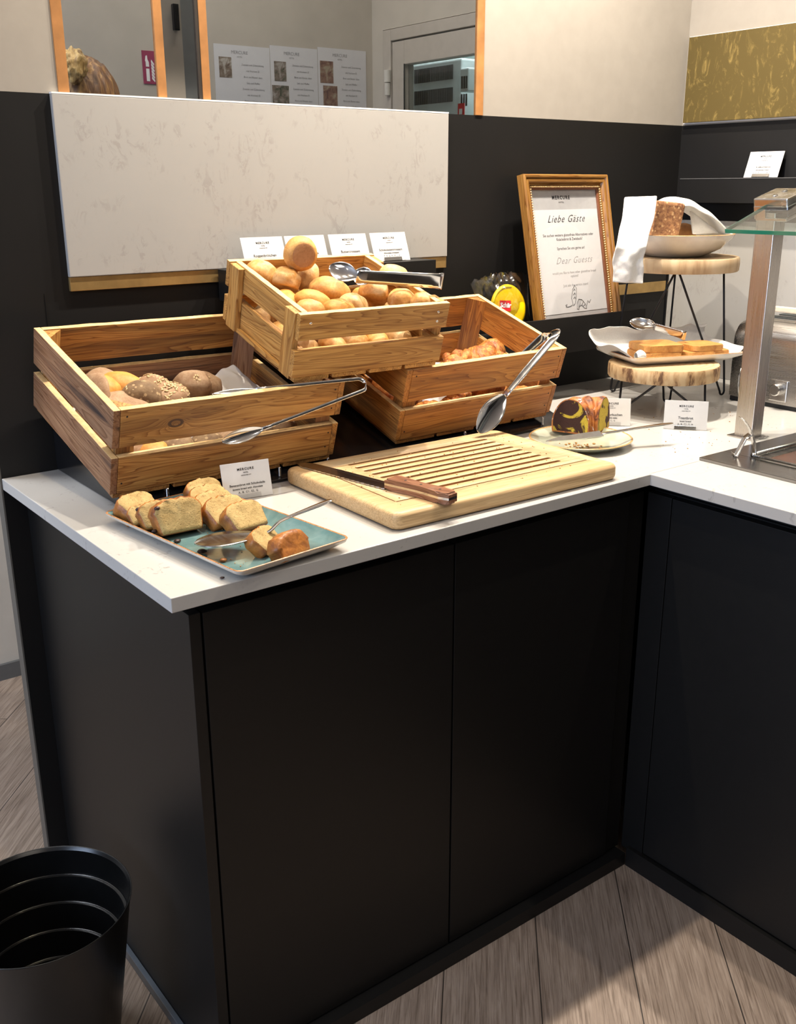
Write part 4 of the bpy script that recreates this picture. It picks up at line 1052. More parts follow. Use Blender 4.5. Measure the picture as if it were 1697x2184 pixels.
# ================================================================== NAME CARDS
def name_card(loc, yaw, lean, w, h, title, sub, label, codes='A, B, C1, E2, G', group='white name cards for the bread', fs=1.0, foot='clear', face='card'):
    t = thing('name_card', label, 'sign', loc, (-rad(lean), 0, rad(yaw)), group)
    cd_ = to_obj('card', bx(-w/2, w/2, 0, .0012, 0, h, .0003, 1), M[face], t)
    ls = [('MERCURE', .0060*fs, 0, h*.78, 0, .00012, 1.25), ('HOTEL', .0030*fs, 0, h*.70, 0), ('HANNOVER CITY', .0024*fs, 0, h*.63, 0),
          (title, min(.0080, .147/len(title)), 0, h*.36, 0, .00005), (sub, min(.0054, .13/len(sub)), 0, h*.26, 0, .00004), (codes, .0048*fs, 0, h*.16, 0, .00003, 1.2)]
    text_block(cd_, ls, M['ink'], (0, -.0003, 0))
    ft = to_obj('foot', bx(-w*.28, w*.34, -.007, .012, -.0004, .0006), M['clear'], t)
    lip = to_obj('holder_lip', bx(-w*.25, w*.25, -.0028, -.0014, .0, h*.13, .0004, 1), M['satin' if foot == 'steel' else 'clear'], ft)
    return t
name_card((.3055, .3325, H+.001), -8, 14, .090, .064, 'Bananenbrot mit Schokolade', 'banana bread with chocolate', 'white name card for banana bread standing behind the blue plate', 'A, B, C1, E2, G')
LZ = 1.2632
for x_, tt, ss, lb, cc in [(.557, 'Roggenbrötchen', 'rye rolls', 'name card with Roggenbroetchen behind the back left of the top crate', 'A, B'), (.660, 'Weizenbrötchen', 'wheat rolls', 'name card half hidden behind the topmost round roll', 'A'),
                       (.769, 'Buttercroissant', 'butter croissant', 'name card with Buttercroissant above the back slat of the top crate', 'A, C, G'), (.878, 'Schokoladencroissant', 'chocolate croissant', 'rightmost name card on the black ledge, with a dark metal clip', 'F, A, G, H, O, J, A')]:
    name_card((x_, .668, LZ), 0, 20, .098, .064, tt, ss, lb, cc, foot='steel')
p1, p2 = (1.3027, 0.2246, 0.9010), (1.3617, 0.1550, 0.9010)
name_card(((p1[0]+p2[0])/2, (p1[1]+p2[1])/2, H+.001), math.degrees(math.atan2(p2[1]-p1[1], p2[0]-p1[0])), 8, .094, .064, 'Toastbrot', 'toast bread', 'name card with Toastbrot in front of the low log stand', 'A, B, C1, F, H', foot='steel')
name_card((1.232, .317, H+.001), -42, 14, .086, .062, 'Marmorkuchen', 'marble cake', 'name card half hidden behind the marble cake', 'A, C, G')
p1 = (1.9050, 0.4454, 1.4369)
name_card((1.903, p1[1], 1.4400), -88, 20, .098, .068, 'Vollkornbrot', 'wholemeal bread', 'name card on the black wall shelf below the gold panel', 'A, Z, B, O, I, S, B, E', foot='steel')

# ================================================================== ROUND PLATE + MARBLE CAKE
t = thing('round_plate', 'pale green round plate with tan rim beside the cutting board', 'plate', (1.047, .240, H+.0005))
bm = bmesh.new(); lathe(bm, [(0, .0050), (.070, .0050), (.080, .0065), (.104, .0165)], 64); to_obj('glazed_well', bm, M['green_plate'], t, smooth=True)
bm = bmesh.new(); lathe(bm, [(.104, .0165), (.1065, .0182), (.1085, .0165)], 64); to_obj('rim', bm, plain('tan_rim_glaze', (.42, .26, .11), .25, var=.3, scale=120), t, smooth=True)
bm = bmesh.new(); lathe(bm, [(0, 0), (.060, 0), (.064, .002), (.090, .006), (.1085, .0165)], 64); to_obj('outside', bm, M['green_plate'], t, smooth=True)
# piece of ring-shaped marble cake
def bundt(loc, yaw, a0, a1, R0=.060, wd=.076, hh=.078):
    bm = bmesh.new(); na = 36; prof = []
    npf = 30
    for i in range(npf+1):
        a = -.10*PI+(1.2*PI)*i/npf
        prof.append((math.cos(a)*wd/2, max(0, hh*.30+math.sin(a)*hh*.70)))
    rows = []
    for i in range(na+1):
        th = a0+(a1-a0)*i/na; fl = 1+.045*math.cos(th*12)
        rows.append([bm.verts.new(V((math.cos(th)*(R0+x_*fl), math.sin(th)*(R0+x_*fl), z_*(1+.02*math.cos(th*12))+.002*noise.noise(V((th*6, x_*50, z_*50))))) ) for x_, z_ in prof])
    for a, b in zip(rows[:-1], rows[1:]):
        for j in range(npf):
            f = bm.faces.new((a[j], a[j+1], b[j+1], b[j])); f.material_index = 0
        f = bm.faces.new((a[-1], a[0], b[0], b[-1])); f.material_index = 0
    for row in (rows[0], rows[-1]):
        cen = sum((v.co for v in row), V())/len(row); prev = row
        for fr in (.93, .6, .3):
            cur = [bm.verts.new(cen+(v.co-cen)*fr+V((0, 0, .0))) for v in row]
            for i in range(len(row)):
                f = bm.faces.new((prev[i], prev[(i+1) % len(row)], cur[(i+1) % len(row)], cur[i])); f.material_index = 0 if fr > .9 else 1
            prev = cur
        f = bm.faces.new(prev); f.material_index = 1
    o = to_obj('marble_cake', bm, None, None, True, [M['cake_crust'], M['cake_cut']]); o.location = loc; o.rotation_euler = (0, 0, yaw); autosmooth(o, 50); return o
# cut face centres: left one faces the viewer
ck_ = V((1.0673, 0.2873, 0.9070))
cak = bundt((ck_.x+.024, ck_.y-.048, H+.0062), 0, rad(24), rad(114), R0=.056, wd=.084, hh=.080)
tag(cak, 'cut piece of marble ring cake dusted with sugar on the round plate', 'cake')
# cake knife
k0, k1, k2 = V((0.9374, 0.2333, 0.9260)), V((1.0504, 0.1852, 0.9340)), V((1.2035, 0.1244, 0.9460))
t = thing('cake_knife', 'steel cake knife lying across the round plate in front of the marble cake', 'knife', (0, 0, 0))
bm = bmesh.new(); d, n, s = frame_of(k1-k0, (-.1, -.25, 1)); Ln = (k1-k0).length
pr = [(0, -.0010), (.3, -.011), (1, -.0125), (1, .010), (.5, .0085), (0, .0010)]
a = [bm.verts.new(k0+d*u*Ln+s*v+n*.0007) for u, v in pr]; b = [bm.verts.new(k0+d*u*Ln+s*v-n*.0007) for u, v in pr]
bm.faces.new(a); bm.faces.new(b[::-1])
for i in range(len(pr)): bm.faces.new((a[i], b[i], b[(i+1) % 6], a[(i+1) % 6]))
to_obj('blade', bm, M['blade'], t)
bm = bmesh.new(); dd = (k2-k1)
tube(bm, [k1-dd*.02, k1+dd*.1, k1+dd*.4, k1+dd*.75, k1+dd*.93, k2], 1, 14, True, up=(0, 0, 1), flat=[(.002, .008), (.0026, .006), (.0026, .0055), (.0026, .0085), (.002, .009), (.001, .004)])
o = to_obj('handle', bm, M['chrome'], t, smooth=True); mo = o.modifiers.new('S', 'SUBSURF'); mo.levels = 2; mo.render_levels = 2

# ================================================================== LOG STANDS
def log_stand(cx, cy, zt, r, th, label, mat, feet_ang, foot_r, top_r, spread, wav=.012, nh=None):
    t = thing('log_slice_stand', label, 'stand', (cx, cy, H), group='log slice stands on hairpin legs')
    bm = bmesh.new(); n = 72
    ro = [r*(1+wav*math.sin(3*2*PI*k/n+1)+wav*.6*noise.noise(V((math.cos(2*PI*k/n)*3, math.sin(2*PI*k/n)*3, zt)))*2) for k in range(n)]
    zz = zt-H; rows = []
    for (f, z_) in ((.985, zz-th), (1.0, zz-th+.003), (1.005, zz-th*.5), (1.0, zz-.003), (.985, zz)):
        rows.append([bm.verts.new(V((ro[k]*f*math.cos(2*PI*k/n), ro[k]*f*math.sin(2*PI*k/n), z_))) for k in range(n)])
    for a, b in zip(rows[:-1], rows[1:]):
        for k in range(n): bm.faces.new((a[k], a[(k+1) % n], b[(k+1) % n], b[k]))
    bm.faces.new(rows[0][::-1]); bm.faces.new(rows[-1])
    autosmooth(to_obj('log_slice', bm, M[mat], t), 40)
    for (fa, ta, tb) in feet_ang:
        a = rad(fa); f = V((foot_r*math.cos(a), foot_r*math.sin(a), .0045))
        tops = [V((top_r*math.cos(rad(q)), top_r*math.sin(rad(q)), zz-th-.001)) for q in (ta, tb)]
        tg = (tops[0]-tops[1]); tg.z = 0; tg.normalize()
        pts = [tops[0].lerp(f+tg*.008+V((0, 0, .012)), k/5) for k in range(6)]
        arc = [f+tg*.008*math.cos(b_)+V((0, 0, .009-.009*math.sin(b_))) for b_ in [PI*k/6 for k in range(7)]]
        pts2 = [tops[1].lerp(f-tg*.008+V((0, 0, .012)), k/5) for k in range(6)][::-1]
        bm = bmesh.new(); tube(bm, pts[:-1]+arc+pts2[1:], .0027, 10); to_obj('hairpin_leg', bm, M['black_metal'], t, smooth=True)
    return t
log_stand(1.636, .482, 1.2515, .153, .034, 'tall log slice stand on black hairpin legs carrying the bowl', 'log_pale', ((139, 135, 216), (306, 222, 306), (43, 38, 48)), .139, .116, 0)
log_stand(1.441, .344, 1.020, .129, .033, 'low log slice stand on black hairpin legs carrying the toast plate', 'log', ((158, 135, 211), (281, 222, 305), (31, 22, 40)), .106, .096, 0)
# bowl on the tall stand
BX, BY, BZ = 1.622, .479, 1.252
t = thing('serving_bowl', 'shallow cream bowl with brown rim on the tall log stand', 'bowl', (BX, BY, BZ))
bm = bmesh.new(); lathe(bm, [(0, .006), (.060, .007), (.102, .024), (.130, .046), (.138, .0545)], 64); to_obj('inside', bm, M['porcelain'], t, smooth=True)
bm = bmesh.new(); lathe(bm, [(.138, .0545), (.1395, .056), (.141, .0545)], 64); to_obj('rim', bm, plain('brown_rim_glaze', (.40, .22, .09), .3, var=.4, scale=150), t, smooth=True)
bm = bmesh.new(); lathe(bm, [(0, 0), (.055, 0), (.072, .002), (.110, .020), (.134, .044), (.141, .0545)], 64); to_obj('outside', bm, M['porcelain'], t, smooth=True)
# half a seeded loaf standing in the bowl
lc = V((1.6713, 0.5673, 1.3000)); 
P_ = V((1.5519, 0.4700, 1.3420))
t = to_obj('seeded_loaf', bx(-.036, .036, -.030, .030, 0, .098, .007, 3), M['grain_crumb'], None)
for v in t.data.vertices: v.co += V((noise.noise(v.co*60), noise.noise(v.co*60+V((5, 5, 5))), 0))*.003
t.location = (P_.x-.004, .470, BZ+.034); t.rotation_euler = (0, rad(6), rad(-30)); tag(t, 'cut half of a coarse brown grain loaf standing in the bowl', 'bread')
P2 = V((1.6633, 0.4900, 1.3279))
t = to_obj('brown_loaf', blob((.040, .030, .032), 401, .03), M['darkloaf'], smooth=True); t.location = (P2.x, .492, BZ+.047); tag(t, 'smooth brown loaf under the arched napkin in the bowl', 'bread')
# napkins: one draped over the bowl edge, one arched over the loaf
dT, dB = V((1.4121, 0.4450, 1.3978)), V((1.3194, 0.3600, 1.2105))
def drape(u, v):
    # u across, v along: from behind the loaf top, over the rim, hanging down
    tl, tr = V((1.3896, 0.4550, 1.3958)), V((1.5073, 0.4550, 1.3970)); ml, mr = V((1.2839, 0.3850, 1.2869)), V((1.3425, 0.3450, 1.2915)); bl, br = V((1.2861, 0.3850, 1.2128)), V((1.3436, 0.3450, 1.2091))
    if v < .5:
        w_ = v/.5; a = tl.lerp(tr, u); b = ml.lerp(mr, u); p = a.lerp(b, w_); p += V((-.2, -1, .15))*.012*math.sin(PI*w_)*.6
    else:
        w_ = (v-.5)/.5; p = ml.lerp(mr, u).lerp(bl.lerp(br, u), w_)
    p += V((-.65, -.75, 0))*(.005*math.sin(u*7+v*6)*v+.007*noise.noise(V((u*3, v*6, 1)))+.003*noise.noise(V((u*9+v*5, v*14, 5))))+V((.8, -.6, 0))*.004*noise.noise(V((1, v*5, 7)))
    return p
o = surf('draped_napkin', drape, 16, 34, M['napkin'], thick=.0045); tag(o, 'folded white napkin hanging over the left side of the bowl', 'napkin')
def arch(u, v):
    # u along the arch from the loaf to the right rim, v from front to back
    cx0 = V((1.5908, 0.5150, 1.3660)); cx1 = V((1.7687, 0.4600, 1.3042)); p = cx0.lerp(cx1, u)
    h_ = .052*math.sin(PI*min(1, .06+u*.94))**.75-.01*u
    back = V((.05, .09, 0))*(v-.5)
    p = p+back+V((0, 0, h_*(1-.5*(2*v-1)**2)+(-.02 if v < .02 else 0)*0))
    p.z = max(p.z, BZ+.052) if u > .02 else p.z
    p += V((0, 0, 1))*.004*noise.noise(V((u*5, v*5, 9)))
    if v < .5: p += V((-.02, -.03, -.055*math.sin(PI*min(1, u))**2*0))*(.5-v)*2
    return p
o = surf('arched_napkin', arch, 26, 18, M['napkin'], thick=.004); tag(o, 'white napkin arched over the brown loaf in the bowl', 'napkin')
def cover(u, v):
    # right hand end of the napkin falling into the bowl
    a = V((1.6350, 0.4550, 1.3628)); b = V((1.7387, 0.4400, 1.3056)); c = V((1.6276, 0.4350, 1.3056))
    p = a.lerp(b, u); q = c.lerp(b, u); return p.lerp(q, v)+V((-.6, -.7, .2))*(.010*math.sin(PI*u)*math.sin(PI*min(1, v+.1))+.003*noise.noise(V((u*6, v*4, 2))))
ch = surf('front_fold', cover, 14, 10, M['napkin'], thick=.004)
ch.parent = o
# toast plate
TZ = 1.0205
t = thing('rectangular_plate', 'rectangular cream plate with raised brown rim on the low log stand', 'plate', (1.492, .374, TZ), (0, 0, rad(-21)))
rect_plate(t, .300, .196, .022, 'porcelain', 'porcelain', .030, .014)
def TP(lx, ly, z): # plate coordinates -> world
    a = rad(-21); return V((1.492+lx*math.cos(a)-ly*math.sin(a), .374+lx*math.sin(a)+ly*math.cos(a), z))
def cloth(u, v):
    x_ = -.158+u*.316; f_ = max(0, (v-.50)/.50); e = max(0, abs(u-.5)*2-.70)/.30
    y_ = -.080+min(v, .62)/.62*.165+.012*math.sin(f_*PI)
    z = TZ+.0080+.026*e*e+.058*math.sin(f_*PI*.5)**1.3*(1-.45*e)+.010*noise.noise(V((u*6, v*4, 4)))*(.3+f_)+.004*math.sin(u*19+v*4)*f_
    if u < .14: z += .010*math.sin(v*7)**2; x_ -= .012*math.sin(v*PI)
    return TP(x_, y_, z)
o = surf('toast_napkin', cloth, 40, 26, M['napkin'], thick=.002); tag(o, 'white napkin spread on the toast plate and turned up at the back', 'napkin')
def frontroll(u, v):
    a = u*2*PI; c = TP(-.128+.030*v, -.070-.004*v, TZ+.020+.004*math.sin(v*4)); r_ = .010+.003*math.sin(v*5)
    return c+V((0, 0, 1))*r_*math.sin(a)+V((-.4, -.9, 0))*r_*math.cos(a)
ch = surf('rolled_corner', frontroll, 14, 8, M['napkin'], thick=.0015); ch.parent = o
def toast(lx, ly, z, yaw, label, s=1.0, th=.013):
    bm = bmesh.new(); n = 8; hw, hd, rr = .047*s, .045*s, .012; pts = []
    for (sx, sy, a0) in ((1, 1, 0), (-1, 1, PI/2), (-1, -1, PI), (1, -1, 1.5*PI)):
        for k in range(n+1):
            a = a0+PI/2*k/n; pts.append((sx*(hw-rr)+rr*math.cos(a), sy*(hd-rr)+rr*math.sin(a)))
    prism(bm, pts, 0, th)
    for f in bm.faces: f.material_index = 1 if abs(f.normal.z) > .5 else 0
    es = [e for e in bm.edges if abs(e.verts[0].co.z-e.verts[1].co.z) < 1e-6]; bmesh.ops.bevel(bm, geom=es, offset=.0018, segments=2, affect='EDGES')
    o = to_obj('toast_slice', bm, None, None, False, [M['toast_crust'], M['toast']]); autosmooth(o, 50)
    o.location = TP(lx, ly, z); o.rotation_euler = (0, 0, rad(-21+yaw)); return tag(o, label, 'toast', 'toast slices on the rectangular plate')
z0_ = TZ+.0125
toast(-.062, -.038, z0_, 3, 'bottom toast slice of the left stack', 1.05, .016); toast(-.056, -.034, z0_+.0168, -3, 'top toast slice of the left stack', 1.08, .016)
toast(.042, -.040, z0_, 2, 'bottom toast slice of the right stack, nearest the rim', .86, .013); toast(.062, -.034, z0_+.0138, 6, 'top toast slice of the right stack', .92, .013)
toast(.104, -.034, z0_-.001, -6, 'toast slice at the right end of the plate', .62, .012)
tongs('steel tongs lying on the napkin above the toast plate', TP(.030, -.020, TZ+.056), TP(-.020, .045, TZ+.072), TP(-.060, .090, TZ+.082), TP(-.006, .060, TZ+.070), TP(-.036, .105, TZ+.078), (-.1, -.3, 1), w=.011, sw=.034, nrm1=(-.5, -.7, .6), nrm2=(-.5, -.7, .6), loopr=.008)

# ================================================================== TOASTER
t = thing('toaster', 'long brushed steel toaster by the right wall behind the steel post', 'toaster', (1.69, 0, H))
y1_, y0_ = .336, -.20
bm = bmesh.new(); prof = []
for k in range(9): a = PI-PI/2*k/8; prof.append((.050+.050*math.cos(a), .160+.050*math.sin(a)))
for k in range(9): a = PI/2-PI/2*k/8; prof.append((.150+.050*math.cos(a), .160+.050*math.sin(a)))
prof = [(0, .012)]+prof+[(.20, .012)]
rings = []
ny = 30
for i in range(ny+1):
    y = y1_+(y0_-y1_)*i/ny; e = min(1, min(i, ny-i)/3.0); s_ = 1-.10*(1-e)**2
    rings.append([bm.verts.new(V((.1+(x_-.1)*s_, y, .012+(z_-.012)*(1-.06*(1-e)**2)))) for x_, z_ in prof])
for a, b in zip(rings[:-1], rings[1:]):
    for k in range(len(prof)): bm.faces.new((a[k], a[(k+1) % len(prof)], b[(k+1) % len(prof)], b[k]))
bm.faces.new(rings[0]); bm.faces.new(rings[-1][::-1])
autosmooth(to_obj('housing', bm, M['brushed_y'], t), 40)
to_obj('base', bx(.006, .196, y0_+.006, y1_-.006, .0005, .0118, .002), M['rubber'], t)
bm = bmesh.new(); box(bm, .055, .085, y0_+.05, y1_-.05, .2102, .2125, .001); box(bm, .115, .145, y0_+.05, y1_-.05, .2102, .2125, .001); to_obj('bread_slot', bm, M['slot'], t)
kx = (1.6880, 0.1903, 0.9493)
bm = bmesh.new(); lathe(bm, [(0, .020), (.0125, .020), (.0145, .018), (.015, 0), (0, 0)], 32, mtx=Matrix.Translation((-.0015, kx[1], kx[2]-H)) @ Matrix.Rotation(-PI/2, 4, 'Y'))
kn_ = autosmooth(to_obj('knob', bm, M['satin'], t), 40)
kn_.parent = to_obj('knob_bezel', bx(-.0045, .0005, kx[1]-.024, kx[1]+.024, kx[2]-H-.030, kx[2]-H+.022, .003), M['satin'], t)
lx_ = (1.6880, 0.2998, 0.9505)
bm = bmesh.new(); tube(bm, [(-.001, lx_[1], lx_[2]-H-.03), (-.003, lx_[1]+.003, lx_[2]-H-.01), (-.003, lx_[1]+.003, lx_[2]-H+.015), (-.001, lx_[1], lx_[2]-H+.035)], .0022, 10); to_obj('lever_trim', bm, M['satin'], t, smooth=True)
bm = bmesh.new(); 
for (ya, yb, xx) in ((.28, .17, .060), (.14, -.15, .075)):
    box(bm, xx-.006, xx+.006, yb, ya, .224, .238, .003); box(bm, xx-.004, xx+.004, ya-.012, ya-.004, .2126, .226); box(bm, xx-.004, xx+.004, yb+.004, yb+.012, .2126, .226)
to_obj('bun_rack', bm, M['chain'], t)
bm = bmesh.new(); box(bm, -.004, .030, y1_-.075, y1_-.045, .165, .171, .002); to_obj('lift_lever', bm, M['slot'], t)

# ================================================================== STEEL POST + GLASS SHELF
t = thing('sneeze_guard_post', 'square brushed steel post on the worktop holding the glass shelf', 'post', (1.370, .045, H))
pw, pd = .037, .043; ph = .467
to_obj('column', bx(0, pw, 0, pd, .0035, ph, .0012), M['brushed_z'], t)
to_obj('base_plate', bx(-.012, pw+.010, -.012, pd+.010, .0004, .0034, .0008), M['satin'], t)
rt = Matrix.Translation((0, 0, ph)) @ Matrix.Rotation(-rad(15), 4, 'Y')
bm = bx(-.004, .075, -.030, pd+.004, .012, .030, .003, mtx=rt); jaw = to_obj('clamp_jaw', bm, M['satin'], t)
bm = bx(-.004, .075, -.026, pd+.002, -.016, -.0085, .002, mtx=rt); to_obj('clamp_jaw', bm, M['satin'], t)
bm = bx(-.004, .070, pd-.022, pd+.004, -.012, .014, .001, mtx=rt); to_obj('clamp_bridge', bm, M['satin'], t)
bm = bx(.0, .072, -.027, pd-.023, .0065, .0115, .001, mtx=rt); to_obj('rubber_pad', bm, M['rubber'], t)
bm = bx(.0, .072, -.026, pd-.023, -.0080, -.0020, .001, mtx=rt); to_obj('rubber_pad', bm, M['rubber'], t)
for xx in (.018, .052):
    bm = bmesh.new(); lathe(bm, [(0, .0315), (.005, .0315), (.006, .0303), (0, .030)], 20, mtx=rt @ Matrix.Translation((xx, .012, 0))); to_obj('screw', bm, M['chrome'], jaw, smooth=True)
a_ = math.atan2(1.3756-1.3318, 1.3637-1.2353)
t = thing('glass_shelf', 'sloping clear glass shelf with green edge clamped to the steel post', 'glass shelf', (1.2353, .064, 1.3318), (0, -a_, 0))
LG = .215
to_obj('pane', bx(.0006, LG, -1.30, -.0006, 0, .0075), M['sneeze'], t)
to_obj('front_edge', bx(0, .0006, -1.30, 0, 0, .0075), M['glass_edge'], t)['label'] = 'green glass edge'
to_obj('side_edge', bx(.0006, LG, -.0006, 0, 0, .0075), M['glass_edge'], t)

# ================================================================== HOT PLATE FRAME
t = thing('hot_plate', 'dark steel serving well let into the right-hand worktop', 'hot plate', (1.140, .008, H))
bm = bmesh.new(); X1, Y1 = .60, -1.15
box(bm, 0, .078, Y1, 0, .0003, .0065, .001); box(bm, .0785, X1, -.062, 0, .0003, .0065, .001)
to_obj('surround', bm, M['dark_steel'], t)
to_obj('well_floor', bx(.0785, X1, Y1, -.0625, .0003, .0020), M['brushed_y'], t)
bm = bmesh.new(); tube(bm, [(.080, -.066, .011), (.35, -.066, .011), (X1, -.066, .011)], .0045, 12); tube(bm, [(.083, -.07, .010), (.083, -.6, .010), (.083, Y1, .010)], .003, 12)
to_obj('rim_bar', bm, M['satin'], t, smooth=True)
to_obj('brown_reflection', bx(.11, X1-.02, -.5, -.085, .0022, .0045, .001), plain('brown_reflection_coat', (.16, .07, .045), .2, .5), t)  # brownish dark reflection in the steel well, painted as a flat panel
q0 = V((1.2199, -0.0437, 0.9070)); 
t = thing('steel_bracket', 'small bent steel bracket standing on the dark steel surround', 'bracket', (q0.x, q0.y, H+.0068), (0, 0, rad(-38)))
def sheet(pts, w, th, nm):
    bm = bmesh.new(); rows = []
    for i, p in enumerate(pts):
        p = V(p); rows.append([bm.verts.new(p+V((0, sy*w/2, 0))) for sy in (-1, 1)])
    for a, b in zip(rows[:-1], rows[1:]): bm.faces.new((a[0], a[1], b[1], b[0]))
    o = to_obj(nm, bm, M['satin'], t, smooth=True); m_ = o.modifiers.new('T', 'SOLIDIFY'); m_.thickness = th; m_.offset = 0; return o
sheet([(-.026, 0, .006), (-.024, 0, .001), (-.019, 0, .0012), (-.006, 0, .036), (.004, 0, .044)], .024, .0012, 'short_leaf')
sheet([(-.018, 0, .078), (-.008, 0, .069), (.004, 0, .052), (.012, 0, .030), (.018, 0, .0008)], .026, .0012, 'long_leaf')

# ================================================================== PICTURE FRAME
FW, FH = .324, .386
t = thing('picture_frame', 'gilt wooden picture frame with a printed guest notice leaning on the black wall', 'picture frame', (1.444, .628, 1.0668), (-rad(11.8), 0, rad(3.6)))
prof = [(0, 0), (0, .020), (.003, .024), (.007, .023), (.010, .017), (.0125, .0205), (.018, .0200), (.0215, .012), (.025, .0135), (.0285, .009), (.0285, 0)]
def frame_side_(p0, p1, inward, nm, mt):
    bm = bmesh.new(); p0, p1, inward = V(p0), V(p1), V(inward); d = (p1-p0).normalized(); rows = []
    for (pp, sg) in ((p0, 1), (p1, -1)):
        rows.append([bm.verts.new(pp+inward*u+d*sg*u+V((0, -z, 0))) for u, z in prof])
    for i in range(len(prof)): bm.faces.new((rows[0][i], rows[0][(i+1) % len(prof)], rows[1][(i+1) % len(prof)], rows[1][i]))
    bm.faces.new(rows[0]); bm.faces.new(rows[1][::-1])
    to_obj(nm, bm, M[mt], t)
hw = FW/2
frame_side_((-hw, .002, 0), (-hw, .002, FH), (1, 0, 0), 'moulding', 'gold_z'); frame_side_((hw, .002, FH), (hw, .002, 0), (-1, 0, 0), 'moulding', 'gold_z')
frame_side_((-hw, .002, FH), (hw, .002, FH), (0, 0, -1), 'moulding', 'gold_x'); frame_side_((hw, .002, 0), (-hw, .002, 0), (0, 0, 1), 'moulding', 'gold_x')
bm = bmesh.new(); i_ = .0290; xa, xb, za, zb = -hw+i_, hw-i_, i_, FH-i_
def beads(p, q, n):
    for k in range(n+1):
        c = V(p).lerp(V(q), k/n); bmesh.ops.create_icosphere(bm, subdivisions=1, radius=.0024, matrix=Matrix.Translation(c))
beads((xa, -.0115, za), (xa, -.0115, zb), 54); beads((xb, -.0115, za), (xb, -.0115, zb), 54); beads((xa, -.0115, zb), (xb, -.0115, zb), 46); beads((xa, -.0115, za), (xb, -.0115, za), 46)
to_obj('beading', bm, plain('gilt_beading', (.75, .52, .26), .3, .4), t, smooth=True)['label'] = 'rope beading in bright gilt'
bm = bmesh.new(); j_ = .0345
box(bm, -hw+.028, -hw+j_, -.0058, .0, .028, FH-.028); box(bm, hw-j_, hw-.028, -.0058, 0, .028, FH-.028); box(bm, -hw+j_, hw-j_, -.0058, 0, FH-j_, FH-.028); box(bm, -hw+j_, hw-j_, -.0058, 0, .028, j_)
to_obj('inner_lip', bm, plain('red_brown_lip', (.20, .075, .04), .4), t)
to_obj('backing', bx(-hw+.025, hw-.025, -.0012, .0015, .025, FH-.025), plain('grey_mount', (.42, .42, .43), .6), t)['label'] = 'grey mount behind the notice'
nz0, nz1 = .046, FH-.083
to_obj('notice', bx(-hw+.036, hw-.036, -.0020, -.0013, nz0, nz1), M['paper'], t)
nt = bpy.data.objects['notice']; nt['label'] = 'printed guest notice'
bm = bmesh.new()
zc = lambda f: FH-.040-(FH-.070)*f
text_block(bpy.data.objects['backing.001'] if 'backing.001' in bpy.data.objects else t, [('MERCURE', .0125, -.012, zc(.055), 0, .0004, 1.35), ('HOTEL', .0055, -.012, zc(.085), 0, 0, 1.3)], M['ink'], (0, -.0015, 0))
text_block(nt, [('Liebe Gäste', .026, -.002, zc(.235), .55, -.0001, 1.15), ('Sie suchen weitere glutenfreie Alternativen oder', .0100, .002, zc(.345), 0, 0, 1.0), ('Knäckebrot & Zwieback?', .0100, .004, zc(.378), 0), ('Sprechen Sie uns gerne an!', .0100, .006, zc(.45), 0)], M['ink'], (0, -.0021, 0))
text_block(nt, [('Dear Guests', .024, .012, zc(.56), .55, -.0002, 1.15), ('would you like to have other glutenfree bread', .0092, .010, zc(.64), 0), ('options?', .0092, .008, zc(.67), 0), ('Just ask the service team!', .0096, .010, zc(.742), 0)], M['ink2'], (0, -.0021, 0))
bm = bmesh.new()
def pen(pts): tube(bm, [(x_, -.0024, z_) for x_, z_ in pts], .00045, 6)
bz = zc(.90); bxx = .006
pen([(bxx-.045+.0*k, bz-.002) for k in range(1)]+[(bxx-.040, bz+.006), (bxx-.046, bz+.004), (bxx-.040, bz-.001), (bxx-.028, bz), (bxx-.016, bz+.004), (bxx-.020, bz+.020), (bxx-.012, bz+.042), (bxx-.002, bz+.052), (bxx+.004, bz+.044), (bxx, bz+.024), (bxx-.008, bz+.006), (bxx-.016, bz+.001)])
for zz in (.018, .028, .038): pen([(bxx-.014+zz*.1, bz+zz), (bxx-.008+zz*.1, bz+zz+.005), (bxx-.006+zz*.1, bz+zz)])
pen([(bxx-.002, bz-.008), (bxx, bz+.006), (bxx+.008, bz+.016), (bxx+.020, bz+.014), (bxx+.032, bz+.002), (bxx+.036, bz-.010), (bxx+.026, bz-.008), (bxx+.018, bz), (bxx+.008, bz-.002), (bxx+.004, bz-.010), (bxx-.002, bz-.008)])
for (x1_, z1_, x2_, z2_) in ((.004, -.008, .010, .016), (.010, -.002, .018, .015), (.018, 0, .026, .010), (.022, -.004, .032, .002)): pen([(bxx+x1_, bz+z1_), (bxx+x2_, bz+z2_)])
pen([(bxx+.036, bz-.004), (bxx+.044, bz+.010), (bxx+.048, bz+.004), (bxx+.056, bz+.012)])
to_obj('line_drawing', bm, M['ink'], nt, smooth=True)['label'] = 'pen drawing of a loaf and a croissant'
to_obj('glass', bx(-hw+.029, hw-.029, -.0052, -.0042, .029, FH-.029), M['frame_glass'], t)
bm = bmesh.new(); prism(bm, [(-.03, .003), (.03, .003), (.02, .018), (-.02, .018)], .02, .25); to_obj('easel_back', bm, M['frame_dark'], t)

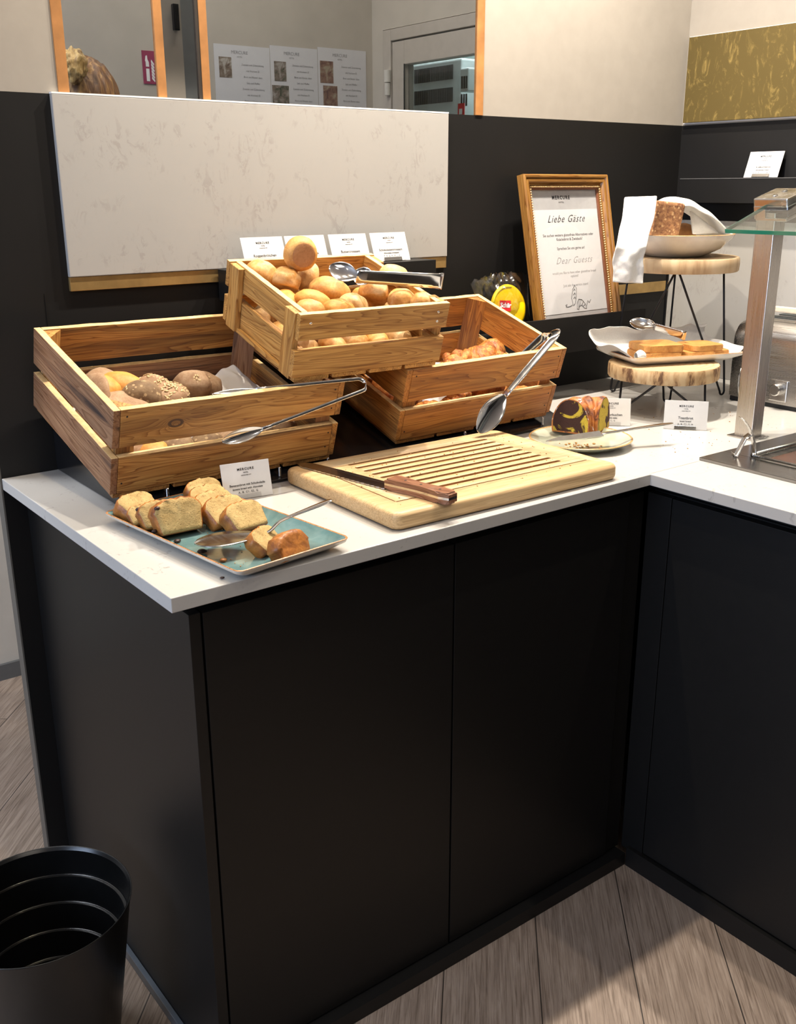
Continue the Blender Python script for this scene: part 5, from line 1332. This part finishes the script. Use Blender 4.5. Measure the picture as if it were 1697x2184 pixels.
# ================================================================== BAG WITH YELLOW POUCH
by_ = .575
c = V((1.1344, 0.5750, 1.1741)); 
t = thing('plastic_bag', 'crumpled clear plastic bag leaning behind the croissant crate', 'bag', (0, 0, 0))
pA, pB, pC, pD = V((1.1082, 0.6700, 1.2011)), V((1.2965, 0.6700, 1.2132)), V((1.2929, 0.6500, 1.0908)), V((1.1506, 0.6500, 1.0933))
def bagf(side):
    def f(u, v):
        p = pA.lerp(pB, u).lerp(pD.lerp(pC, u), v)
        blg = .020*math.sin(PI*u)**.7*math.sin(PI*min(1, v*.9+.08))
        n_ = noise.noise(V((u*9, v*9, side*5)))*.010+noise.noise(V((u*24, v*20, side*7)))*.004
        edge = .006*noise.noise(V((u*14, 0, side*9)))*(1-v)
        return p+V((0, side*(blg+.001)+n_*side*.5*math.sin(PI*u), edge+.012*math.sin(PI*u)*(1-v)+.006*noise.noise(V((u*20, 3, 3)))*(1-v)))
    return f
for sd_ in (-1, 1):
    o = surf('film', bagf(sd_), 44, 34, M['bag'], t, thick=0, sub=0)
t2 = thing('yellow_pouch', 'round yellow pouch with a red brand tag inside the clear bag', 'pouch', (0, 0, 0))
ctr = V((1.2156, 0.6500, 1.1357)); rr_ = .052
fr = Matrix.Translation(ctr) @ Euler((-rad(10), 0, rad(-8))).to_matrix().to_4x4() @ Matrix.Rotation(PI/2, 4, 'X')
bm = bmesh.new()
lathe(bm, [(0, .004), (rr_*.80, .0045), (rr_*.90, .0028), (rr_, .0005), (rr_*.98, -.0012), (rr_*.85, -.004), (0, -.005)], 56, mtx=fr @ Matrix.Diagonal((1, 1.12, 1, 1)))
for v in bm.verts: v.co += V((0, 1, 0))*.0015*noise.noise(v.co*60)
to_obj('pouch_body', bm, M['yellow'], t2, smooth=True)
bm = bmesh.new(); tube(bm, [fr @ V((rr_*.9*math.cos(a), rr_*.9*1.12*math.sin(a), .004)) for a in [PI*.42+k*PI*.5/12 for k in range(13)]], .0024, 8); to_obj('fold', bm, plain('bright_yellow_fold', (.95, .82, .02), .4), t2, smooth=True)
lg = V((1.1965, 0.6400, 1.1447))
fr2 = Matrix.Translation(lg) @ Euler((-rad(10), rad(4), rad(-8))).to_matrix().to_4x4()
bm = bx(-.0165, .0165, -.0012, .0, -.0135, .0125, .0006, 1, mtx=fr2); to_obj('brand_tag', bm, M['red'], t2)['label'] = 'red tag with white letters'
lt = text_block(t2, [('Schär', .0155, 0, -.004, .15, .0006, .92)], M['white']); 
mt = fr2 @ Matrix.Translation((0, -.0014, 0)) @ Matrix.Rotation(PI/2, 4, 'X'); lt.location = mt.to_translation(); lt.rotation_euler = mt.to_euler()

# ================================================================== WASTE BIN
t = thing('waste_bin', 'black round ribbed waste bin on the floor at the left of the counter', 'bin', (-.150, .276, 0)); t.scale = (1, 1, 1.035)
bm = bmesh.new(); lathe(bm, [(0, .0006), (.098, .0006), (.102, .004), (.1455, .296), (.147, .2985)], 72); to_obj('outside', bm, M['bin'], t, smooth=True)
pr = []
for z_, r_ in ((.2985, .1460), (.296, .1440)): pr.append((r_, z_))
zz = .296
for k in range(6):
    zt_ = .296-.048*k; zb_ = zt_-.046; r_t = .1345-.0028*k-.0048*k; 
    r0 = .1425-.0106*k
    pr += [(r0, zt_-.002), (r0-.0050, zb_), (r0-.0060, zb_-.0004), (r0-.0100, zb_-.0010)]
pr += [(.080, .012), (0, .010)]
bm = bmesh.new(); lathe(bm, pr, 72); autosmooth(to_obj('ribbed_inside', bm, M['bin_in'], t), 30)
bm = bmesh.new(); lathe(bm, [(.1460, .2984), (.1467, .2998), (.1478, .2996), (.1475, .2975)], 72); to_obj('rim', bm, M['bin'], t, smooth=True)
for k in range(5):
    r0 = .1425-.0106*k-.0066; z_ = .296-.048*k-.046
    bm = bmesh.new(); tube(bm, [(r0*math.cos(a), r0*math.sin(a), z_) for a in [2*PI*j/72 for j in range(73)]], .0006, 6, False); to_obj('step_glint', bm, plain('glossy_black_glint', (.02, .02, .02), .12, coat=.5), t, smooth=True)  # thin lighter ring added so each rib step shows a glint

# ================================================================== PERSON BEHIND THE WINDOW
PX, PY = .470, 1.20
hc = V((0.4154, 1.2000, 1.6168))
PX = hc.x; top_z = 1.715
def person():
    me = bpy.data.meshes.new('person'); s = 1.0
    J = dict(pel=(0, 0, .95), waist=(0, .0, 1.08), chest=(0, .0, 1.28), neck=(0, .015, 1.44), nk2=(0, -.0, 1.50), hd=(0, -.02, 1.585), ht=(0, -.02, 1.65),
             lsh=(-.16, .01, 1.38), lel=(-.21, .03, 1.12), lwr=(-.20, -.08, .92), lha=(-.20, -.11, .85), rsh=(.16, .01, 1.38), rel=(.21, .03, 1.12), rwr=(.20, -.08, .92), rha=(.20, -.11, .85),
             lhp=(-.09, 0, .90), lkn=(-.10, -.02, .50), lan=(-.10, .02, .09), lto=(-.10, -.12, .04), rhp=(.09, 0, .90), rkn=(.10, -.02, .50), ran=(.10, .02, .09), rto=(.10, -.12, .04))
    Rr = dict(pel=.125, waist=.115, chest=.125, neck=.06, nk2=.048, hd=.074, ht=.070, lsh=.055, lel=.040, lwr=.027, lha=.035, rsh=.055, rel=.040, rwr=.027, rha=.035, lhp=.085, lkn=.055, lan=.038, lto=.035, rhp=.085, rkn=.055, ran=.038, rto=.035)
    ks = list(J); E_ = [('pel', 'waist'), ('waist', 'chest'), ('chest', 'neck'), ('neck', 'nk2'), ('nk2', 'hd'), ('hd', 'ht'), ('chest', 'lsh'), ('lsh', 'lel'), ('lel', 'lwr'), ('lwr', 'lha'), ('chest', 'rsh'), ('rsh', 'rel'), ('rel', 'rwr'), ('rwr', 'rha'),
          ('pel', 'lhp'), ('lhp', 'lkn'), ('lkn', 'lan'), ('lan', 'lto'), ('pel', 'rhp'), ('rhp', 'rkn'), ('rkn', 'ran'), ('ran', 'rto')]
    me.from_pydata([J[k] for k in ks], [(ks.index(a), ks.index(b)) for a, b in E_], [])
    o = bpy.data.objects.new('person', me); COL.objects.link(o)
    m1 = o.modifiers.new('Skin', 'SKIN'); 
    for k, v in zip(ks, me.skin_vertices[0].data): v.radius = (Rr[k], Rr[k])
    me.skin_vertices[0].data[0].use_root = True
    m2 = o.modifiers.new('Sub', 'SUBSURF'); m2.levels = 2; m2.render_levels = 2
    me.materials.append(M['skin']); return o
pp = person(); pp.location = (PX, PY, 0); pp.rotation_euler = (0, 0, rad(150)); tag(pp, 'person with pinned-up brown and blond hair behind the left window, only the hair visible', 'person')
bm = bmesh.new(); bmesh.ops.create_icosphere(bm, subdivisions=5, radius=1)
for v in bm.verts:
    c_ = v.co.copy(); k_ = 1+.05*noise.noise(V((c_.x*7, c_.y*7, c_.z*2)))
    v.co = V((c_.x*.076*k_, c_.y*.090*k_, c_.z*.100*k_))+V((0, .002, 1.600))
    if v.co.z < 1.53: v.co.z = 1.53+(v.co.z-1.53)*.3
to_obj('hair', bm, M['hair'], pp, smooth=True)['label'] = 'brown hair pulled back with blond strands'
bb = V((0.3634, 1.1200, 1.6698))
loc = Matrix.Rotation(-rad(150), 4, 'Z') @ (bb-V((PX, PY, 0)))
bm = bmesh.new(); bmesh.ops.create_icosphere(bm, subdivisions=4, radius=1)
for v in bm.verts: v.co = V((v.co.x*.026, v.co.y*.026, v.co.z*.034))*(1+.35*noise.noise(v.co*3.1))+loc
to_obj('hair_bun', bm, M['bun'], pp, smooth=True)['label'] = 'small blond bun'
bm = bmesh.new(); lathe(bm, [(.10, 1.40), (.185, 1.36), (.19, 1.2), (.165, 1.05), (.185, .85), (.18, .84)], 32, mtx=Matrix.Diagonal((1.15, .85, 1, 1))); to_obj('shirt', bm, M['shirt'], pp, smooth=True)

# ================================================================== CRUMBS (uncountable)
rr = random.Random(5)
def crumbs(name, n, fx, label, mt, smin=.0005, smax=.0016):
    bm = bmesh.new()
    for i in range(n):
        x_, y_, z_ = fx(); s = rr.uniform(smin, smax)
        bmesh.ops.create_icosphere(bm, subdivisions=1, radius=s, matrix=Matrix.Translation((x_, y_, z_+s*.4)) @ Matrix.Diagonal((1, 1.3, .7, 1)))
    o = to_obj(name, bm, M[mt]); return tag(o, label, 'crumbs', kind='stuff')
crumbs('bread_crumbs', 150, lambda: (rr.uniform(.43, .89), rr.uniform(.05, .34), H+.0306), 'brown bread crumbs scattered on the cutting board', 'crumb')
crumbs('bread_crumbs', 60, lambda: (rr.uniform(1.15, 1.66), rr.uniform(.06, .33), H+.0002), 'small crumbs scattered on the worktop around the post and cards', 'crumb')
crumbs('cake_crumbs', 40, lambda: (rr.gauss(1.02, .02), rr.gauss(.215, .02), H+.0058), 'orange cake crumbs on the round plate under the knife', 'crumb', .0008, .003)
crumbs('cake_crumbs', 40, lambda: (rr.uniform(.12, .24), rr.uniform(.03, .2), H+.0062), 'tiny crumbs on the blue plate', 'crumb', .0004, .0012)

# ================================================================== CAMERA AND LIGHT
cd = bpy.data.cameras.new('camera'); cam = bpy.data.objects.new('camera', cd); COL.objects.link(cam)
yaw_, pit_, rol_ = (0.65058, 0.31375, -0.00356)
fw = V((math.sin(yaw_)*math.cos(pit_), math.cos(yaw_)*math.cos(pit_), -math.sin(pit_)))
r_ = V((math.cos(yaw_), -math.sin(yaw_), 0)); u_ = r_.cross(fw)
r2 = r_*math.cos(rol_)+u_*math.sin(rol_); u2 = -r_*math.sin(rol_)+u_*math.cos(rol_)
mt = Matrix(((r2.x, u2.x, -fw.x), (r2.y, u2.y, -fw.y), (r2.z, u2.z, -fw.z)))
cam.matrix_world = Matrix.Translation(V((-0.5061, -1.1649, 1.4202))) @ mt.to_4x4()
cd.sensor_fit = 'HORIZONTAL'; cd.sensor_width = 36; cd.lens = 36*2138.3/1697; cd.clip_start = .02; cd.clip_end = 50
SC.camera = cam
def spot(x_, y_, e, col=(1, .83, .62), size=110, blend=.5, z_=2.58, r=.015, tx=0, ty=0):
    l = bpy.data.lights.new('ceiling_spot', 'SPOT'); l.energy = e; l.color = col; l.spot_size = rad(size); l.spot_blend = blend; l.shadow_soft_size = r
    o = bpy.data.objects.new('ceiling_spot', l); COL.objects.link(o); o.location = (x_, y_, z_)
    d = V((tx, ty, -1)); o.rotation_euler = d.to_track_quat('-Z', 'Y').to_euler(); return o
def area(loc, to, e, sx, sy, col):
    l = bpy.data.lights.new('area', 'AREA'); l.shape = 'RECTANGLE'; l.size = sx; l.size_y = sy; l.energy = e; l.color = col
    o = bpy.data.objects.new('ceiling_panel', l); COL.objects.link(o); o.location = loc; o.rotation_euler = (V(to)-V(loc)).to_track_quat('-Z', 'Y').to_euler(); return o
W1 = (1, .90, .77)
spot(1.45, .38, 62, W1); spot(1.05, .38, 56, W1); spot(.55, .36, 38, W1); spot(.10, .36, 20, (1, .80, .55))
spot(1.45, -.50, 20, W1); spot(.3, -.9, 7, W1, 130); spot(-.9, -.6, 5, W1, 130)
area((-.6, -1.9, 2.6), (-.6, -1.9, 0), 9, 1.2, 1.2, (1, .90, .78))  # added fill for the room's ambient light, no fixture behind it
area((-3.0, -.3, 1.5), (0, .2, .8), 40, 1.4, 1.4, (.58, .73, 1))  # added cool fill from the left, standing in for an unseen window
area((.9, 1.25, 2.6), (.9, 1.25, 0), 6, .6, .5, (1, .95, .85))  # unseen light filling the room behind the glazing
area((-.6, 1.25, 2.6), (-.6, 1.25, 0), 18, .6, .5, (.92, .95, 1))  # unseen fill to brighten the service wall at the left
area((2.7, 2.2, 2.6), (2.7, 2.2, 0), 60, 1.0, 1.0, (.85, 1, 1))  # unseen light filling the kitchen
w = bpy.data.worlds.new('world'); SC.world = w; w.use_nodes = True
bg = w.node_tree.nodes['Background']; bg.inputs[0].default_value = (1, .93, .84, 1); bg.inputs[1].default_value = .12
SC.view_settings.view_transform = 'Standard'; SC.view_settings.look = 'None'; SC.view_settings.gamma = 1
SC.view_settings.exposure = .85; SC.view_settings.use_curve_mapping = False
